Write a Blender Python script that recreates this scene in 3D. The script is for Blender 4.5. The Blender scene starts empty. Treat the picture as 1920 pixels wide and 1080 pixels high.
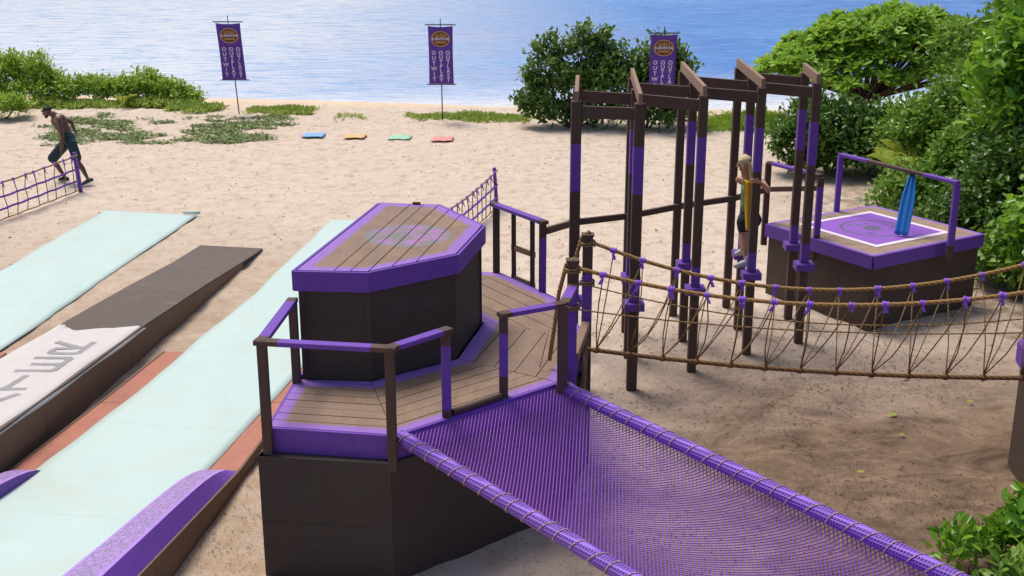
import bpy, bmesh, math, random
import numpy as np
from mathutils import Vector, Matrix

# ---------------------------------------------------------------- camera, world, sun, exposure
scene = bpy.context.scene
COL = scene.collection
CAM_F, CAM_P, CAM_H = 2300.0, math.radians(17.25), 5.9      # focal length in px of a 1920 frame, pitch, height
cam = bpy.data.cameras.new('camera'); camo = bpy.data.objects.new('camera', cam); COL.objects.link(camo)
camo.location = (0, 0, CAM_H); camo.rotation_euler = (math.pi/2 - CAM_P, 0, 0)
cam.sensor_width = 36; cam.lens = CAM_F/1920*36; cam.clip_start = .1; cam.clip_end = 6000
scene.camera = camo
SUN_AZ, SUN_EL = math.radians(-40), math.radians(66)
sdir = Vector((math.sin(SUN_AZ)*math.cos(SUN_EL), math.cos(SUN_AZ)*math.cos(SUN_EL), math.sin(SUN_EL)))
world = bpy.data.worlds.new('World'); scene.world = world; world.use_nodes = True
wn = world.node_tree; bg = wn.nodes['Background']
sky = wn.nodes.new('ShaderNodeTexSky'); sky.sky_type = 'NISHITA'; sky.sun_disc = False
sky.sun_elevation = SUN_EL; sky.sun_rotation = SUN_AZ; sky.dust_density = 3.0; sky.air_density = 1.0
wn.links.new(sky.outputs[0], bg.inputs[0]); bg.inputs[1].default_value = .105
sl = bpy.data.lights.new('sun', 'SUN'); slo = bpy.data.objects.new('sun', sl); COL.objects.link(slo)
sl.energy = 2.5; sl.angle = math.radians(22); sl.color = (1, .93, .85)
slo.rotation_euler = (-sdir).to_track_quat('-Z', 'Y').to_euler(); slo.location = (-10, 10, 30)
scene.view_settings.view_transform = 'Standard'; scene.view_settings.look = 'None'
scene.view_settings.exposure = 0.38; scene.view_settings.gamma = 1

# ---------------------------------------------------------------- helpers
def _ray(u, v):
    x = u-960; y = 540-v; c, s = math.cos(CAM_P), math.sin(CAM_P)
    return (x, CAM_F*c+y*s, -CAM_F*s+y*c)
def G(u, v, z=0.0):                 # surveyed point of the place at height z
    d = _ray(u, v); t = (z-CAM_H)/d[2]; return Vector((d[0]*t, d[1]*t, z))
def PY(u, v, Y):                    # surveyed point of the place at depth Y
    d = _ray(u, v); t = Y/d[1]; return Vector((d[0]*t, Y, CAM_H+d[2]*t))
V = Vector
def lerp(a, b, t): return a+(b-a)*t

def mat(name):
    m = bpy.data.materials.new(name); m.use_nodes = True
    return m, m.node_tree, m.node_tree.nodes['Principled BSDF']
def N(nt, typ, **kw):
    n = nt.nodes.new(typ)
    for k, v in kw.items():
        if k == 'op': n.operation = v
        elif k == 'blend': n.data_type = 'RGBA'; n.blend_type = v
        else:
            setattr(n, k, v)
    return n
def L(nt, a, b): nt.links.new(a, b)
def pos(nt): return nt.nodes.new('ShaderNodeNewGeometry').outputs['Position']
def mapping(nt, scale=(1, 1, 1), rot=(0, 0, 0), src=None):
    mp = nt.nodes.new('ShaderNodeMapping'); mp.inputs['Scale'].default_value = scale; mp.inputs['Rotation'].default_value = rot
    L(nt, src or pos(nt), mp.inputs[0]); return mp.outputs[0]
def noise(nt, vec, scale, detail=4, rough=.55, dist=0):
    n = nt.nodes.new('ShaderNodeTexNoise'); n.inputs['Scale'].default_value = scale
    n.inputs['Detail'].default_value = detail; n.inputs['Roughness'].default_value = rough; n.inputs['Distortion'].default_value = dist
    L(nt, vec, n.inputs['Vector']); return n.outputs['Fac']
def ramp(nt, fac, stops):
    r = nt.nodes.new('ShaderNodeValToRGB'); e = r.color_ramp.elements
    while len(e) < len(stops): e.new(.5)
    for i, (p, c) in enumerate(stops):
        e[i].position = p; e[i].color = (c[0], c[1], c[2], 1) if not isinstance(c, (int, float)) else (c, c, c, 1)
    L(nt, fac, r.inputs[0]); return r.outputs[0]
def mix(nt, fac, a, b, blend='MIX'):
    m = nt.nodes.new('ShaderNodeMix'); m.data_type = 'RGBA'; m.blend_type = blend; m.clamp_factor = True
    if isinstance(fac, (int, float)): m.inputs[0].default_value = fac
    else: L(nt, fac, m.inputs[0])
    for i, c in ((6, a), (7, b)):
        if isinstance(c, (tuple, list)): m.inputs[i].default_value = (c[0], c[1], c[2], 1)
        else: L(nt, c, m.inputs[i])
    return m.outputs[2]
def mathn(nt, op, a, b=None, c=None):
    m = nt.nodes.new('ShaderNodeMath'); m.operation = op
    for i, x in enumerate((a, b, c)):
        if x is None: continue
        if isinstance(x, (int, float)): m.inputs[i].default_value = x
        else: L(nt, x, m.inputs[i])
    return m.outputs[0]
def maprange(nt, x, a, b, c=0, d=1):
    m = nt.nodes.new('ShaderNodeMapRange'); m.clamp = True
    for i, q in ((1, a), (2, b), (3, c), (4, d)): m.inputs[i].default_value = q
    L(nt, x, m.inputs[0]); return m.outputs[0]
def bump(nt, bsdf, h, strength=.3, dist=.01):
    b = nt.nodes.new('ShaderNodeBump'); b.inputs['Strength'].default_value = strength; b.inputs['Distance'].default_value = dist
    L(nt, h, b.inputs['Height']); L(nt, b.outputs[0], bsdf.inputs['Normal'])
def scl(c, k): return tuple(x*k for x in c)

def wood(name, base, vary=.35, rough=.75, dirn=(1, 1, 1), wear=None, wear_amt=.45, spec=.25):
    m, nt, b = mat(name); v = mapping(nt, dirn)
    n1 = noise(nt, v, 6, 6, .65, .6); n2 = noise(nt, pos(nt), 1.7, 4, .6); n3 = noise(nt, pos(nt), 26, 3, .6)
    info = nt.nodes.new('ShaderNodeObjectInfo')
    c = mix(nt, n1, scl(base, 1-vary), scl(base, 1+vary))
    c = mix(nt, mathn(nt, 'MULTIPLY', info.outputs['Random'], .5), c, scl(base, 1-vary*.7))
    if wear: c = mix(nt, maprange(nt, n2, wear_amt, wear_amt+.25, 0, .8), c, wear)
    c = mix(nt, maprange(nt, n3, .58, .75, 0, .35), c, scl(base, .5))
    L(nt, c, b.inputs['Base Color']); b.inputs['Roughness'].default_value = rough
    b.inputs['Specular IOR Level'].default_value = spec
    bump(nt, b, n1, .35, .004); return m

BROWN = (.098, .060, .047); PURPLE = (.155, .062, .385); TAN = (.265, .178, .122)
M = {}
M['brown'] = wood('brown_stain', BROWN, .35, .7, (3, 3, .5), (.085, .062, .05), .5)
M['tanwood'] = wood('raw_timber', (.28, .18, .125), .25, .8, (3, .6, 3))
M['ply'] = wood('dark_plywood', (.068, .050, .045), .35, .65, (1, 1, 3.5), (.06, .05, .044), .48)
M['ply_warm'] = wood('brown_plywood', (.078, .053, .041), .3, .7, (1, 1, 3), (.10, .072, .055), .5)
M['purple'] = wood('purple_paint', PURPLE, .22, .55, (2, 2, 2), (.15, .065, .33), .52)
M['red_board'] = wood('red_stain_board', (.43, .17, .11), .28, .55, (3, .35, 3), (.30, .13, .095), .5)
M['ramp_top'] = wood('ramp_top_sheet', (.125, .098, .084), .3, .75, (2, .7, 2), (.25, .17, .105), .60)
M['side_board'] = wood('brown_side_board', (.19, .118, .082), .3, .7, (2, .5, 4))

def plain(name, col, rough=.7, var=.15, sc=12, spec=.3, sheen=0):
    m, nt, b = mat(name); n = noise(nt, pos(nt), sc, 4)
    L(nt, mix(nt, n, scl(col, 1-var), scl(col, 1+var)), b.inputs['Base Color']); b.inputs['Roughness'].default_value = rough
    b.inputs['Specular IOR Level'].default_value = spec
    bump(nt, b, n, .15, .003); return m

def rope_mat(name, col, tw=70):
    m, nt, b = mat(name)
    w = nt.nodes.new('ShaderNodeTexWave'); w.inputs['Scale'].default_value = tw/6; w.inputs['Distortion'].default_value = 1.5
    w.bands_direction = 'DIAGONAL'; L(nt, pos(nt), w.inputs['Vector'])
    n = noise(nt, pos(nt), 9, 4)
    c = mix(nt, w.outputs['Fac'], scl(col, .62), scl(col, 1.15)); c = mix(nt, mathn(nt, 'MULTIPLY', n, .5), c, scl(col, .6))
    L(nt, c, b.inputs['Base Color']); b.inputs['Roughness'].default_value = .9; b.inputs['Specular IOR Level'].default_value = .15
    bump(nt, b, w.outputs['Fac'], .6, .006); return m
M['rope'] = rope_mat('manila_rope', (.38, .22, .085))
M['cord'] = rope_mat('thin_cord', (.32, .20, .09))
M['palecord'] = rope_mat('pale_cord', (.66, .48, .34))
M['darkrope'] = rope_mat('dark_rope', (.20, .11, .05))
M['ribbon'] = plain('purple_ribbon', (.27, .11, .62), .6)
M['net'] = plain('purple_net_cord', (.32, .12, .56), .6)
M['foam'] = None
m, nt, b = mat('purple_netted_tube')
ck = nt.nodes.new('ShaderNodeTexWave'); ck.inputs['Scale'].default_value = 11; ck.bands_direction = 'Y'; L(nt, mapping(nt, (1, 1, 1), (0, 0, math.radians(-40))), ck.inputs['Vector'])
ck2 = nt.nodes.new('ShaderNodeTexWave'); ck2.inputs['Scale'].default_value = 11; ck2.bands_direction = 'Z'; L(nt, pos(nt), ck2.inputs['Vector'])
hh = mathn(nt, 'MAXIMUM', ck.outputs['Fac'], ck2.outputs['Fac'])
L(nt, mix(nt, maprange(nt, hh, .5, .95), (.10, .035, .28), (.27, .115, .62)), b.inputs['Base Color']); b.inputs['Roughness'].default_value = .55
bump(nt, b, hh, .8, .01); M['foam'] = m

class MB:
    def __init__(s): s.v = []; s.f = []; s.m = []
    def add(s, vs, fs, mi=0):
        o = len(s.v); s.v += [tuple(x) for x in vs]; s.f += [tuple(i+o for i in f) for f in fs]; s.m += [mi]*len(fs); return s
    def prism(s, poly, z0, z1, mi=0):
        n = len(poly); zz0 = z0 if isinstance(z0, (list, tuple)) else [z0]*n; zz1 = z1 if isinstance(z1, (list, tuple)) else [z1]*n
        vs = [(p[0], p[1], zz0[i]) for i, p in enumerate(poly)]+[(p[0], p[1], zz1[i]) for i, p in enumerate(poly)]
        fs = [tuple(range(n-1, -1, -1)), tuple(range(n, 2*n))]+[(i, (i+1) % n, n+(i+1) % n, n+i) for i in range(n)]
        return s.add(vs, fs, mi)
    def beam(s, p0, p1, w, h, up=(0, 0, 1), segs=None, ch=None, mi=0):
        p0, p1, up = V(p0), V(p1), V(up); d = (p1-p0).normalized(); sd = d.cross(up)
        if sd.length < 1e-4: sd = d.cross(V((0, 1, 0)))
        sd.normalize(); u = sd.cross(d).normalized(); c = min(w, h)*.09 if ch is None else ch
        a, b = w/2, h/2
        prof = [(-a+c, -b), (a-c, -b), (a, -b+c), (a, b-c), (a-c, b), (-a+c, b), (-a, b-c), (-a, -b+c)]
        segs = segs or [(0, 1, mi)]
        ts = [q[0] for q in segs]+[segs[-1][1]]
        vs = []
        for t in ts:
            q = p0+(p1-p0)*t; vs += [q+sd*x+u*y for x, y in prof]
        o = len(s.v); s.v += [tuple(x) for x in vs]
        for k, q in enumerate(segs):
            for i in range(8):
                j = (i+1) % 8; s.f.append((o+k*8+i, o+k*8+j, o+(k+1)*8+j, o+(k+1)*8+i)); s.m.append(q[2])
        e = len(segs)*8
        s.f.append(tuple(o+i for i in range(7, -1, -1))); s.m.append(segs[0][2])
        s.f.append(tuple(o+e+i for i in range(8))); s.m.append(segs[-1][2]); return s
    def tube(s, pts, r, n=6, mi=0):
        pts = [V(p) for p in pts]; k = len(pts); rs = r if isinstance(r, (list, tuple)) else [r]*k
        up = V((0, 0, 1)); o = len(s.v); prev = None
        for i, p in enumerate(pts):
            d = (pts[min(i+1, k-1)]-pts[max(i-1, 0)]).normalized()
            if prev is None:
                a = d.cross(up)
                if a.length < .05: a = d.cross(V((1, 0, 0)))
            else: a = prev-d*prev.dot(d)
            a.normalize(); prev = a; b = d.cross(a)
            for j in range(n):
                t = 2*math.pi*j/n; s.v.append(tuple(p+(a*math.cos(t)+b*math.sin(t))*rs[i]))
        for i in range(k-1):
            for j in range(n):
                q = (j+1) % n; s.f.append((o+i*n+j, o+i*n+q, o+(i+1)*n+q, o+(i+1)*n+j)); s.m.append(mi)
        s.f.append(tuple(o+j for j in range(n-1, -1, -1))); s.m.append(mi)
        s.f.append(tuple(o+(k-1)*n+j for j in range(n))); s.m.append(mi); return s
    def grid(s, P, mi=0):
        nr, nc = len(P), len(P[0]); o = len(s.v)
        for r in P: s.v += [tuple(x) for x in r]
        for i in range(nr-1):
            for j in range(nc-1): s.f.append((o+i*nc+j, o+i*nc+j+1, o+(i+1)*nc+j+1, o+(i+1)*nc+j)); s.m.append(mi)
        return s
    def mesh(s, name, off=V((0, 0, 0)), smooth=False):
        me = bpy.data.meshes.new(name); me.from_pydata([(x-off.x, y-off.y, z-off.z) for x, y, z in s.v], [], s.f)
        me.polygons.foreach_set('material_index', s.m); me.polygons.foreach_set('use_smooth', [smooth]*len(s.f)); me.update(); return me
    def build(s, name, mats, parent=None, smooth=False):
        off = parent.matrix_basis.translation.copy() if parent else V((0, 0, 0))
        if parent and parent.parent: off = off+parent.parent.matrix_basis.translation
        me = s.mesh(name, off, smooth)
        for q in (mats if isinstance(mats, (list, tuple)) else [mats]): me.materials.append(M[q] if isinstance(q, str) else q)
        o = bpy.data.objects.new(name, me); COL.objects.link(o)
        if parent: o.parent = parent
        return o
def tag(o, label=None, cat=None, group=None, kind=None):
    for k, x in (('label', label), ('category', cat), ('group', group), ('kind', kind)):
        if x: o[k] = x
    return o
def thing(name, loc, label, cat, group=None):
    o = bpy.data.objects.new(name, None); COL.objects.link(o); o.location = loc; o.empty_display_size = .2
    return tag(o, label, cat, group)
def inst(name, me, parent, loc, rz=0, sc=1):
    o = bpy.data.objects.new(name, me); COL.objects.link(o); o.parent = parent
    o.location = V(loc)-parent.location; o.rotation_euler = (0, 0, rz); o.scale = (sc, sc, sc); return o
def clip(poly, n, d):               # keep n.p >= d
    out = []
    for i in range(len(poly)):
        a, b = poly[i], poly[(i+1) % len(poly)]; da = n[0]*a[0]+n[1]*a[1]-d; db = n[0]*b[0]+n[1]*b[1]-d
        if da >= 0: out.append(a)
        if da*db < 0:
            t = da/(da-db); out.append((a[0]+(b[0]-a[0])*t, a[1]+(b[1]-a[1])*t))
    return out
def inset(poly, k):                 # convex, counter-clockwise
    out = poly
    for i in range(len(poly)):
        a, b = poly[i], poly[(i+1) % len(poly)]; ex, ey = b[0]-a[0], b[1]-a[1]; l = math.hypot(ex, ey); n = (-ey/l, ex/l)
        out = clip(out, n, n[0]*a[0]+n[1]*a[1]+k)
    return out
rng = random.Random(7)
def planks(parent, poly, edge, width, z1, th, mats, gap=.006, offs=None, zj=.002):
    a, b = edge; ex, ey = b[0]-a[0], b[1]-a[1]; l = math.hypot(ex, ey); n = (-ey/l, ex/l)
    ds = [n[0]*p[0]+n[1]*p[1] for p in poly]; lo, hi = min(ds), max(ds)
    cuts = [lo+width*i for i in range(int((hi-lo)/width)+2)] if offs is None else [lo]+[lo+o for o in offs]+[hi]
    for i in range(len(cuts)-1):
        if cuts[i] >= hi-.01: break
        q = clip(clip(poly, n, cuts[i]+gap/2), (-n[0], -n[1]), -(min(cuts[i+1], hi)-gap/2))
        if len(q) < 3: continue
        dz = rng.uniform(-zj, zj); MB().prism(q, z1-th+dz, z1+dz).build('plank', mats, parent)

# value noise for relief
def vnoise(x, y, seed=0):
    r = np.random.RandomState(seed).rand(64, 64); xi = np.floor(x).astype(int); yi = np.floor(y).astype(int); fx = x-xi; fy = y-yi
    fx = fx*fx*(3-2*fx); fy = fy*fy*(3-2*fy); a = r[yi % 64, xi % 64]; b_ = r[yi % 64, (xi+1) % 64]; c = r[(yi+1) % 64, xi % 64]; d = r[(yi+1) % 64, (xi+1) % 64]
    return (a*(1-fx)+b_*fx)*(1-fy)+(c*(1-fx)+d*fx)*fy

# ---------------------------------------------------------------- ground and sea
def ground_z(x, y):
    x = np.asarray(x, float); y = np.asarray(y, float)
    z = (vnoise(x*.9, y*.9, 1)-.5)*.03+(vnoise(x*2.6, y*2.6, 2)-.5)*.034
    z += np.where(y > 7, (vnoise(x*4.3+3, y*4.3, 3)-.5)*.026, 0)
    berm = .12*np.exp(-((y-36.3+.05*x)/1.3)**2)
    ys = 38.0-.16*np.clip(x, -25, 6)+.5*(vnoise(x*.25, y*0, 5)-.5)
    fall = np.clip((y-ys), 0, 300); z = z*np.exp(-fall*.8)+berm-.16*fall/(1+fall*.01)
    return z-.018
xs = np.unique(np.concatenate([np.linspace(-900, -60, 12), np.linspace(-60, -18, 30), np.arange(-18, 13, .11), np.linspace(13, 60, 30), np.linspace(60, 900, 12)]))
ys = np.unique(np.concatenate([np.linspace(-400, -10, 12), np.linspace(-10, 8, 20), np.arange(8, 41, .125), np.linspace(41, 70, 15)]))
gx, gy = np.meshgrid(xs, ys); gz = ground_z(gx, gy)
me = bpy.data.meshes.new('sand_ground'); nx, ny = len(xs), len(ys)
vs = np.stack([gx, gy, gz], -1).reshape(-1, 3)
idx = np.arange(nx*ny).reshape(ny, nx); fs = np.stack([idx[:-1, :-1], idx[:-1, 1:], idx[1:, 1:], idx[1:, :-1]], -1).reshape(-1, 4)
def np_mesh(me, vs, fs, smooth=True):
    k = fs.shape[1]; me.vertices.add(len(vs)); me.vertices.foreach_set('co', np.ascontiguousarray(vs, np.float32).ravel())
    me.loops.add(fs.size); me.loops.foreach_set('vertex_index', np.ascontiguousarray(fs, np.int32).ravel())
    me.polygons.add(len(fs)); me.polygons.foreach_set('loop_start', np.arange(0, fs.size, k, dtype=np.int32))
    me.polygons.foreach_set('use_smooth', np.full(len(fs), smooth)); me.update(calc_edges=True); me.validate()
np_mesh(me, vs, fs)
m, nt, b = mat('sand')
P = pos(nt); sep = nt.nodes.new('ShaderNodeSeparateXYZ'); L(nt, P, sep.inputs[0])
big = noise(nt, P, .35, 5, .6); mid = noise(nt, P, 2.2, 6, .68, .4); fine = noise(nt, P, 38, 4, .7); spk = noise(nt, P, 17, 2, .5); foot = noise(nt, mapping(nt, (1.0, .8, 1)), 4.2, 3, .55, .3)
c = mix(nt, maprange(nt, mid, .32, .68), (.40, .31, .235), (.68, .575, .47))
c = mix(nt, maprange(nt, fine, .35, .7), c, (.72, .615, .51)); c = mix(nt, .5, c, mix(nt, fine, (.42, .32, .245), (.72, .61, .50)))
c = mix(nt, maprange(nt, foot, .50, .66, 0, .5), c, (.40, .285, .205))  # footprint shade put into the sand colour; soft light hides the relief
# damp, leaf-stained soil towards the trees and the net
dirt = mathn(nt, 'ADD', maprange(nt, sep.outputs[0], .2, 2.6, .1, 1.05), mathn(nt, 'MULTIPLY', mathn(nt, 'SUBTRACT', big, .5), 1.3))
dirt = mathn(nt, 'MULTIPLY', dirt, maprange(nt, sep.outputs[1], 18.5, 13.6, 0.0, 1))
dirt2 = mathn(nt, 'MULTIPLY', maprange(nt, sep.outputs[0], 4.6, 7.5, 0, 1), maprange(nt, sep.outputs[1], 33, 25, 0, .9))
dirt = mathn(nt, 'MAXIMUM', dirt, mathn(nt, 'MULTIPLY', dirt2, maprange(nt, mid, .38, .58)))
blotch = noise(nt, mapping(nt, (.8, 1.3, 1)), 1.5, 7, .72, .7); grit = noise(nt, mapping(nt, (.6, 1.6, 1)), 14, 5, .75, .5)
soil = mix(nt, maprange(nt, blotch, .34, .62), (.085, .056, .038), (.27, .183, .125)); soil = mix(nt, maprange(nt, grit, .52, .68, 0, .7), soil, (.11, .075, .05))
c = mix(nt, mathn(nt, 'MULTIPLY', dirt, .95), c, soil)
c = mix(nt, mathn(nt, 'MULTIPLY', maprange(nt, grit, .60, .70, 0, .7), maprange(nt, sep.outputs[1], 24, 12, 0, 1)), c, (.19, .135, .095))
# trodden soil between the slides
tr = mathn(nt, 'MULTIPLY', maprange(nt, sep.outputs[0], -1.6, -2.4, 0, 1), maprange(nt, mathn(nt, 'ADD', sep.outputs[1], mathn(nt, 'MULTIPLY', big, 6)), 28, 20, 0, 1))
c = mix(nt, mathn(nt, 'MULTIPLY', tr, maprange(nt, mid, .36, .62, .30, .85)), c, mix(nt, fine, (.24, .16, .10), (.46, .32, .215)))
c = mix(nt, maprange(nt, spk, .67, .73, 0, .6), c, (.17, .12, .085))
c = mix(nt, maprange(nt, mathn(nt, 'ADD', sep.outputs[1], mathn(nt, 'MULTIPLY', sep.outputs[0], .12)), 36.9, 38.2, 0, .8), c, (.72, .55, .38))
c = mix(nt, maprange(nt, sep.outputs[2], -.16, -.34, 0, .8), c, (.42, .33, .24))
L(nt, c, b.inputs['Base Color']); b.inputs['Roughness'].default_value = .95; b.inputs['Specular IOR Level'].default_value = .1
hsum = mathn(nt, 'ADD', mathn(nt, 'MULTIPLY', mid, 1.0), mathn(nt, 'ADD', mathn(nt, 'MULTIPLY', fine, .35), mathn(nt, 'MULTIPLY', foot, .9)))
bump(nt, b, hsum, .75, .05)
me.materials.append(m); go = bpy.data.objects.new('sand_ground', me); COL.objects.link(go); go['kind'] = 'structure'

m, nt, b = mat('sea_water')
P = pos(nt); sep = nt.nodes.new('ShaderNodeSeparateXYZ'); L(nt, P, sep.inputs[0])
w1 = noise(nt, mapping(nt, (.55, 1.6, 1), (0, 0, .12)), 1.3, 5, .62, .5); w2 = noise(nt, mapping(nt, (.5, 1.5, 1), (0, 0, -.2)), 4.5, 4, .6); w3 = noise(nt, mapping(nt, (.4, 1, 1)), .09, 4, .6)
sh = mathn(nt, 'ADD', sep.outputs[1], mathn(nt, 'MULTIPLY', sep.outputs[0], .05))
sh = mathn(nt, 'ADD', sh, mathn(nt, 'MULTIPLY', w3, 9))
shal_glare = mathn(nt, 'MAXIMUM', maprange(nt, sh, 44, 54, 1, 0), maprange(nt, mathn(nt, 'ADD', sep.outputs[0], mathn(nt, 'MULTIPLY', w3, 10)), 14, -8, 0, .85))  # pale shallows by the shore; sky glare on the left painted into the colour
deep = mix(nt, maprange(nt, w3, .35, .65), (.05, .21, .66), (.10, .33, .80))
c = mix(nt, shal_glare, deep, (.88, .92, .96)); c = mix(nt, maprange(nt, w1, .50, .60, 0, .55), c, (.22, .46, .84)); c = mix(nt, maprange(nt, sh, 47.5, 44.5, 0, .7), c, (.90, .91, .90))
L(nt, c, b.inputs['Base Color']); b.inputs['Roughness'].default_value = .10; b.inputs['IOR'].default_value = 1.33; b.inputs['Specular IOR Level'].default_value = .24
bump(nt, b, mathn(nt, 'ADD', w1, mathn(nt, 'MULTIPLY', w2, .35)), .7, .40)
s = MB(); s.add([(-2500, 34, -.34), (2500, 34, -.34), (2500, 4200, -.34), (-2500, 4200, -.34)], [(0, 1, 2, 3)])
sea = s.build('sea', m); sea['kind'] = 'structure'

# ---------------------------------------------------------------- the main tower
DZ, BZ = 1.42, 2.55
A, B, C, D, E_, Gc, H, I_ = (-2.19, 10.21), (-1.05, 10.03), (.45, 11.3), (.82, 12.6), (.50, 14.05), (-.16, 15.08), (-1.5, 15.25), (-2.13, 11.4)
DECK = [A, B, C, D, E_, Gc, H, I_]
bx = [(-2.1, 11.36), (-1.39, 11.31), (-.56, 11.95), (-.32, 13.11), (-.86, 14.09), (-1.57, 14.18)]
tower = thing('obstacle_tower', (-.8, 12.5, 0), 'purple and brown wooden tower with railed deck and six-sided upper box', 'tower')
def edge_paint_mat(name, polys, emblem=None, base=TAN, grain=(4, .5, 4), rotz=0):
    m, nt, b = mat(name); P = pos(nt)
    n1 = noise(nt, mapping(nt, grain, (0, 0, rotz)), 5, 6, .65, .5); n2 = noise(nt, P, 3, 4, .6); n3 = noise(nt, P, 19, 4, .65)
    info = nt.nodes.new('ShaderNodeObjectInfo')
    c = mix(nt, n1, scl(base, .68), scl(base, 1.28)); c = mix(nt, mathn(nt, 'MULTIPLY', info.outputs['Random'], .45), c, (.25, .175, .14))
    c = mix(nt, maprange(nt, n2, .42, .68, 0, .6), c, (.17, .12, .095)); c = mix(nt, maprange(nt, noise(nt, P, 31, 3), .60, .72, 0, .5), c, (.10, .07, .055))
    wob = mathn(nt, 'MULTIPLY', mathn(nt, 'SUBTRACT', n3, .5), .10)
    mask = None
    for poly, w, outside in polys:
        cur = None
        for i in range(len(poly)):
            a, q = poly[i], poly[(i+1) % len(poly)]; ex, ey = q[0]-a[0], q[1]-a[1]; l = math.hypot(ex, ey); n = (-ey/l, ex/l, 0)
            dp = nt.nodes.new('ShaderNodeVectorMath'); dp.operation = 'DOT_PRODUCT'; dp.inputs[1].default_value = n; L(nt, P, dp.inputs[0])
            dd = mathn(nt, 'SUBTRACT', dp.outputs['Value'], n[0]*a[0]+n[1]*a[1])
            cur = dd if cur is None else mathn(nt, 'MINIMUM', cur, dd)
        if outside: cur = mathn(nt, 'MULTIPLY', cur, -1.0)
        k = maprange(nt, mathn(nt, 'ADD', cur, wob), w-.035, w+.02, 1, 0)
        mask = k if mask is None else mathn(nt, 'MAXIMUM', mask, k)
    pur = mix(nt, n1, scl((.27, .14, .49), .78), scl((.27, .14, .49), 1.2))
    c = mix(nt, mathn(nt, 'MULTIPLY', mask, .93), c, pur)
    if emblem:
        (ex, ey), R, cols = emblem[:3]
        sp = nt.nodes.new('ShaderNodeVectorMath'); sp.operation = 'DISTANCE'; sp.inputs[1].default_value = (ex, ey, emblem[3]); L(nt, P, sp.inputs[0]); r = sp.outputs['Value']
        ring = mathn(nt, 'MULTIPLY', maprange(nt, r, R*.84, R*.88), maprange(nt, r, R*1.0, R*.96)); disc = maprange(nt, r, R*.99, R*.95)
        blot = noise(nt, P, 3.2/R, 3, .5)
        if cols[2]: c = mix(nt, mathn(nt, 'MULTIPLY', disc, .75), c, mix(nt, maprange(nt, blot, .46, .56), cols[0], cols[1]))
        c = mix(nt, mathn(nt, 'MULTIPLY', ring, .8), c, cols[1])
        if not cols[2]:
            c = mix(nt, mathn(nt, 'MULTIPLY', maprange(nt, r, R*.3, R*.26), maprange(nt, blot, .42, .5, .2, .95)), c, (.05, .06, .07))
            c = mix(nt, mathn(nt, 'MULTIPLY', mathn(nt, 'MULTIPLY', maprange(nt, r, R*.42, R*.46), maprange(nt, r, R*.76, R*.72)), maprange(nt, blot, .52, .58, 0, .8)), c, cols[1])
    L(nt, c, b.inputs['Base Color']); b.inputs['Roughness'].default_value = .72; b.inputs['Specular IOR Level'].default_value = .25
    bump(nt, b, n1, .4, .004); return m
M['deck_plank'] = edge_paint_mat('deck_planks', [(DECK, .12, False), (bx, .17, True)])
M['box_plank'] = edge_paint_mat('box_top_planks', [(bx, .14, False)], ((-1.11, 12.68), .47, ((.33, .17, .40), (.19, .19, .20), True), BZ), (.275, .178, .115), (5, .4, 4), -.19)
# deck planks, sector by sector
for poly, e, w_ in (([A, B, bx[1], (-2.128, 11.365)], (A, B), .16), ([B, C, bx[2], bx[1]], (B, C), .165), ([C, D, bx[3], bx[2]], (C, D), .24), ([D, E_, Gc, bx[4], bx[3]], (E_, Gc), .22), ([Gc, H, bx[5], bx[4]], (Gc, H), .2)):
    planks(tower, inset(poly, .003), e, w_, DZ, .035, 'deck_plank', .010)
# upper box top, long planks along its left edge
planks(tower, inset(bx, .012), (bx[5], bx[0]), .3, BZ+.003, .035, 'box_plank', .012, [.365, .525, .70, .877, 1.064])
def wall_ring(parent, poly, z0, z1, th, mt, split=(.5,), skip=()):
    n = len(poly)
    for i in range(n):
        if i in skip: continue
        a, q = V((*poly[i], 0)), V((*poly[(i+1) % n], 0)); d = (q-a).normalized(); nn = V((d.y, -d.x, 0))
        zs = [z0]+[z0+(z1-z0)*k for k in split]+[z1]
        for k in range(len(zs)-1):
            g = .0012; MB().prism([tuple((a+d*.002)[:2]), tuple((q-d*.002)[:2]), tuple((q-d*.002-nn*th)[:2]), tuple((a+d*.002-nn*th)[:2])], zs[k]+(g if k else 0), zs[k+1]-(g if k < len(zs)-2 else 0)).build('wall_panel', mt, parent)
def trim_ring(parent, poly, z0, z1, th, mt, out=.0, ov=.0, skip=()):
    n = len(poly)
    for i in range(n):
        if i in skip: continue
        a, q = V((*poly[i], 0)), V((*poly[(i+1) % n], 0)); d = (q-a).normalized(); nn = V((d.y, -d.x, 0))
        MB().prism([tuple((a+nn*(out+th)-d*ov)[:2]), tuple((q+nn*(out+th)+d*(ov-.003))[:2]), tuple((q+nn*out-d*.003)[:2]), tuple((a+nn*out)[:2])], z0, z1).build('trim_board', mt, parent)
base_poly = [(-2.285, 10.085), (-1.075, 9.93), (.49, 11.255), (.865, 12.6), (.53, 14.08), (-.14, 15.12), (-1.53, 15.30), (-2.215, 11.4)]
wall_ring(tower, base_poly, -.15, DZ-.237, .10, 'ply', (.52,))
trim_ring(tower, inset(DECK, .004), DZ-.235, DZ-.004, .03, 'purple', 0, .012)
wall_ring(tower, inset(bx, .03), DZ-.01, BZ-.05, .03, 'ply', (.55,))
trim_ring(tower, bx, BZ-.20, BZ-.002, .028, 'purple', 0, .012)
for i, p in enumerate(inset(bx, .045)):      # corner battens under the trim
    MB().beam((p[0], p[1], DZ), (p[0], p[1], BZ-.05), .06, .06, (0, 1, 0)).build('corner_batten', 'ply', tower)
MB().beam((-1.17, 14.10, BZ+.018), (-1.08, 14.09, BZ+.018), .04, .03).build('bracket', 'darkrope', tower)
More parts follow.
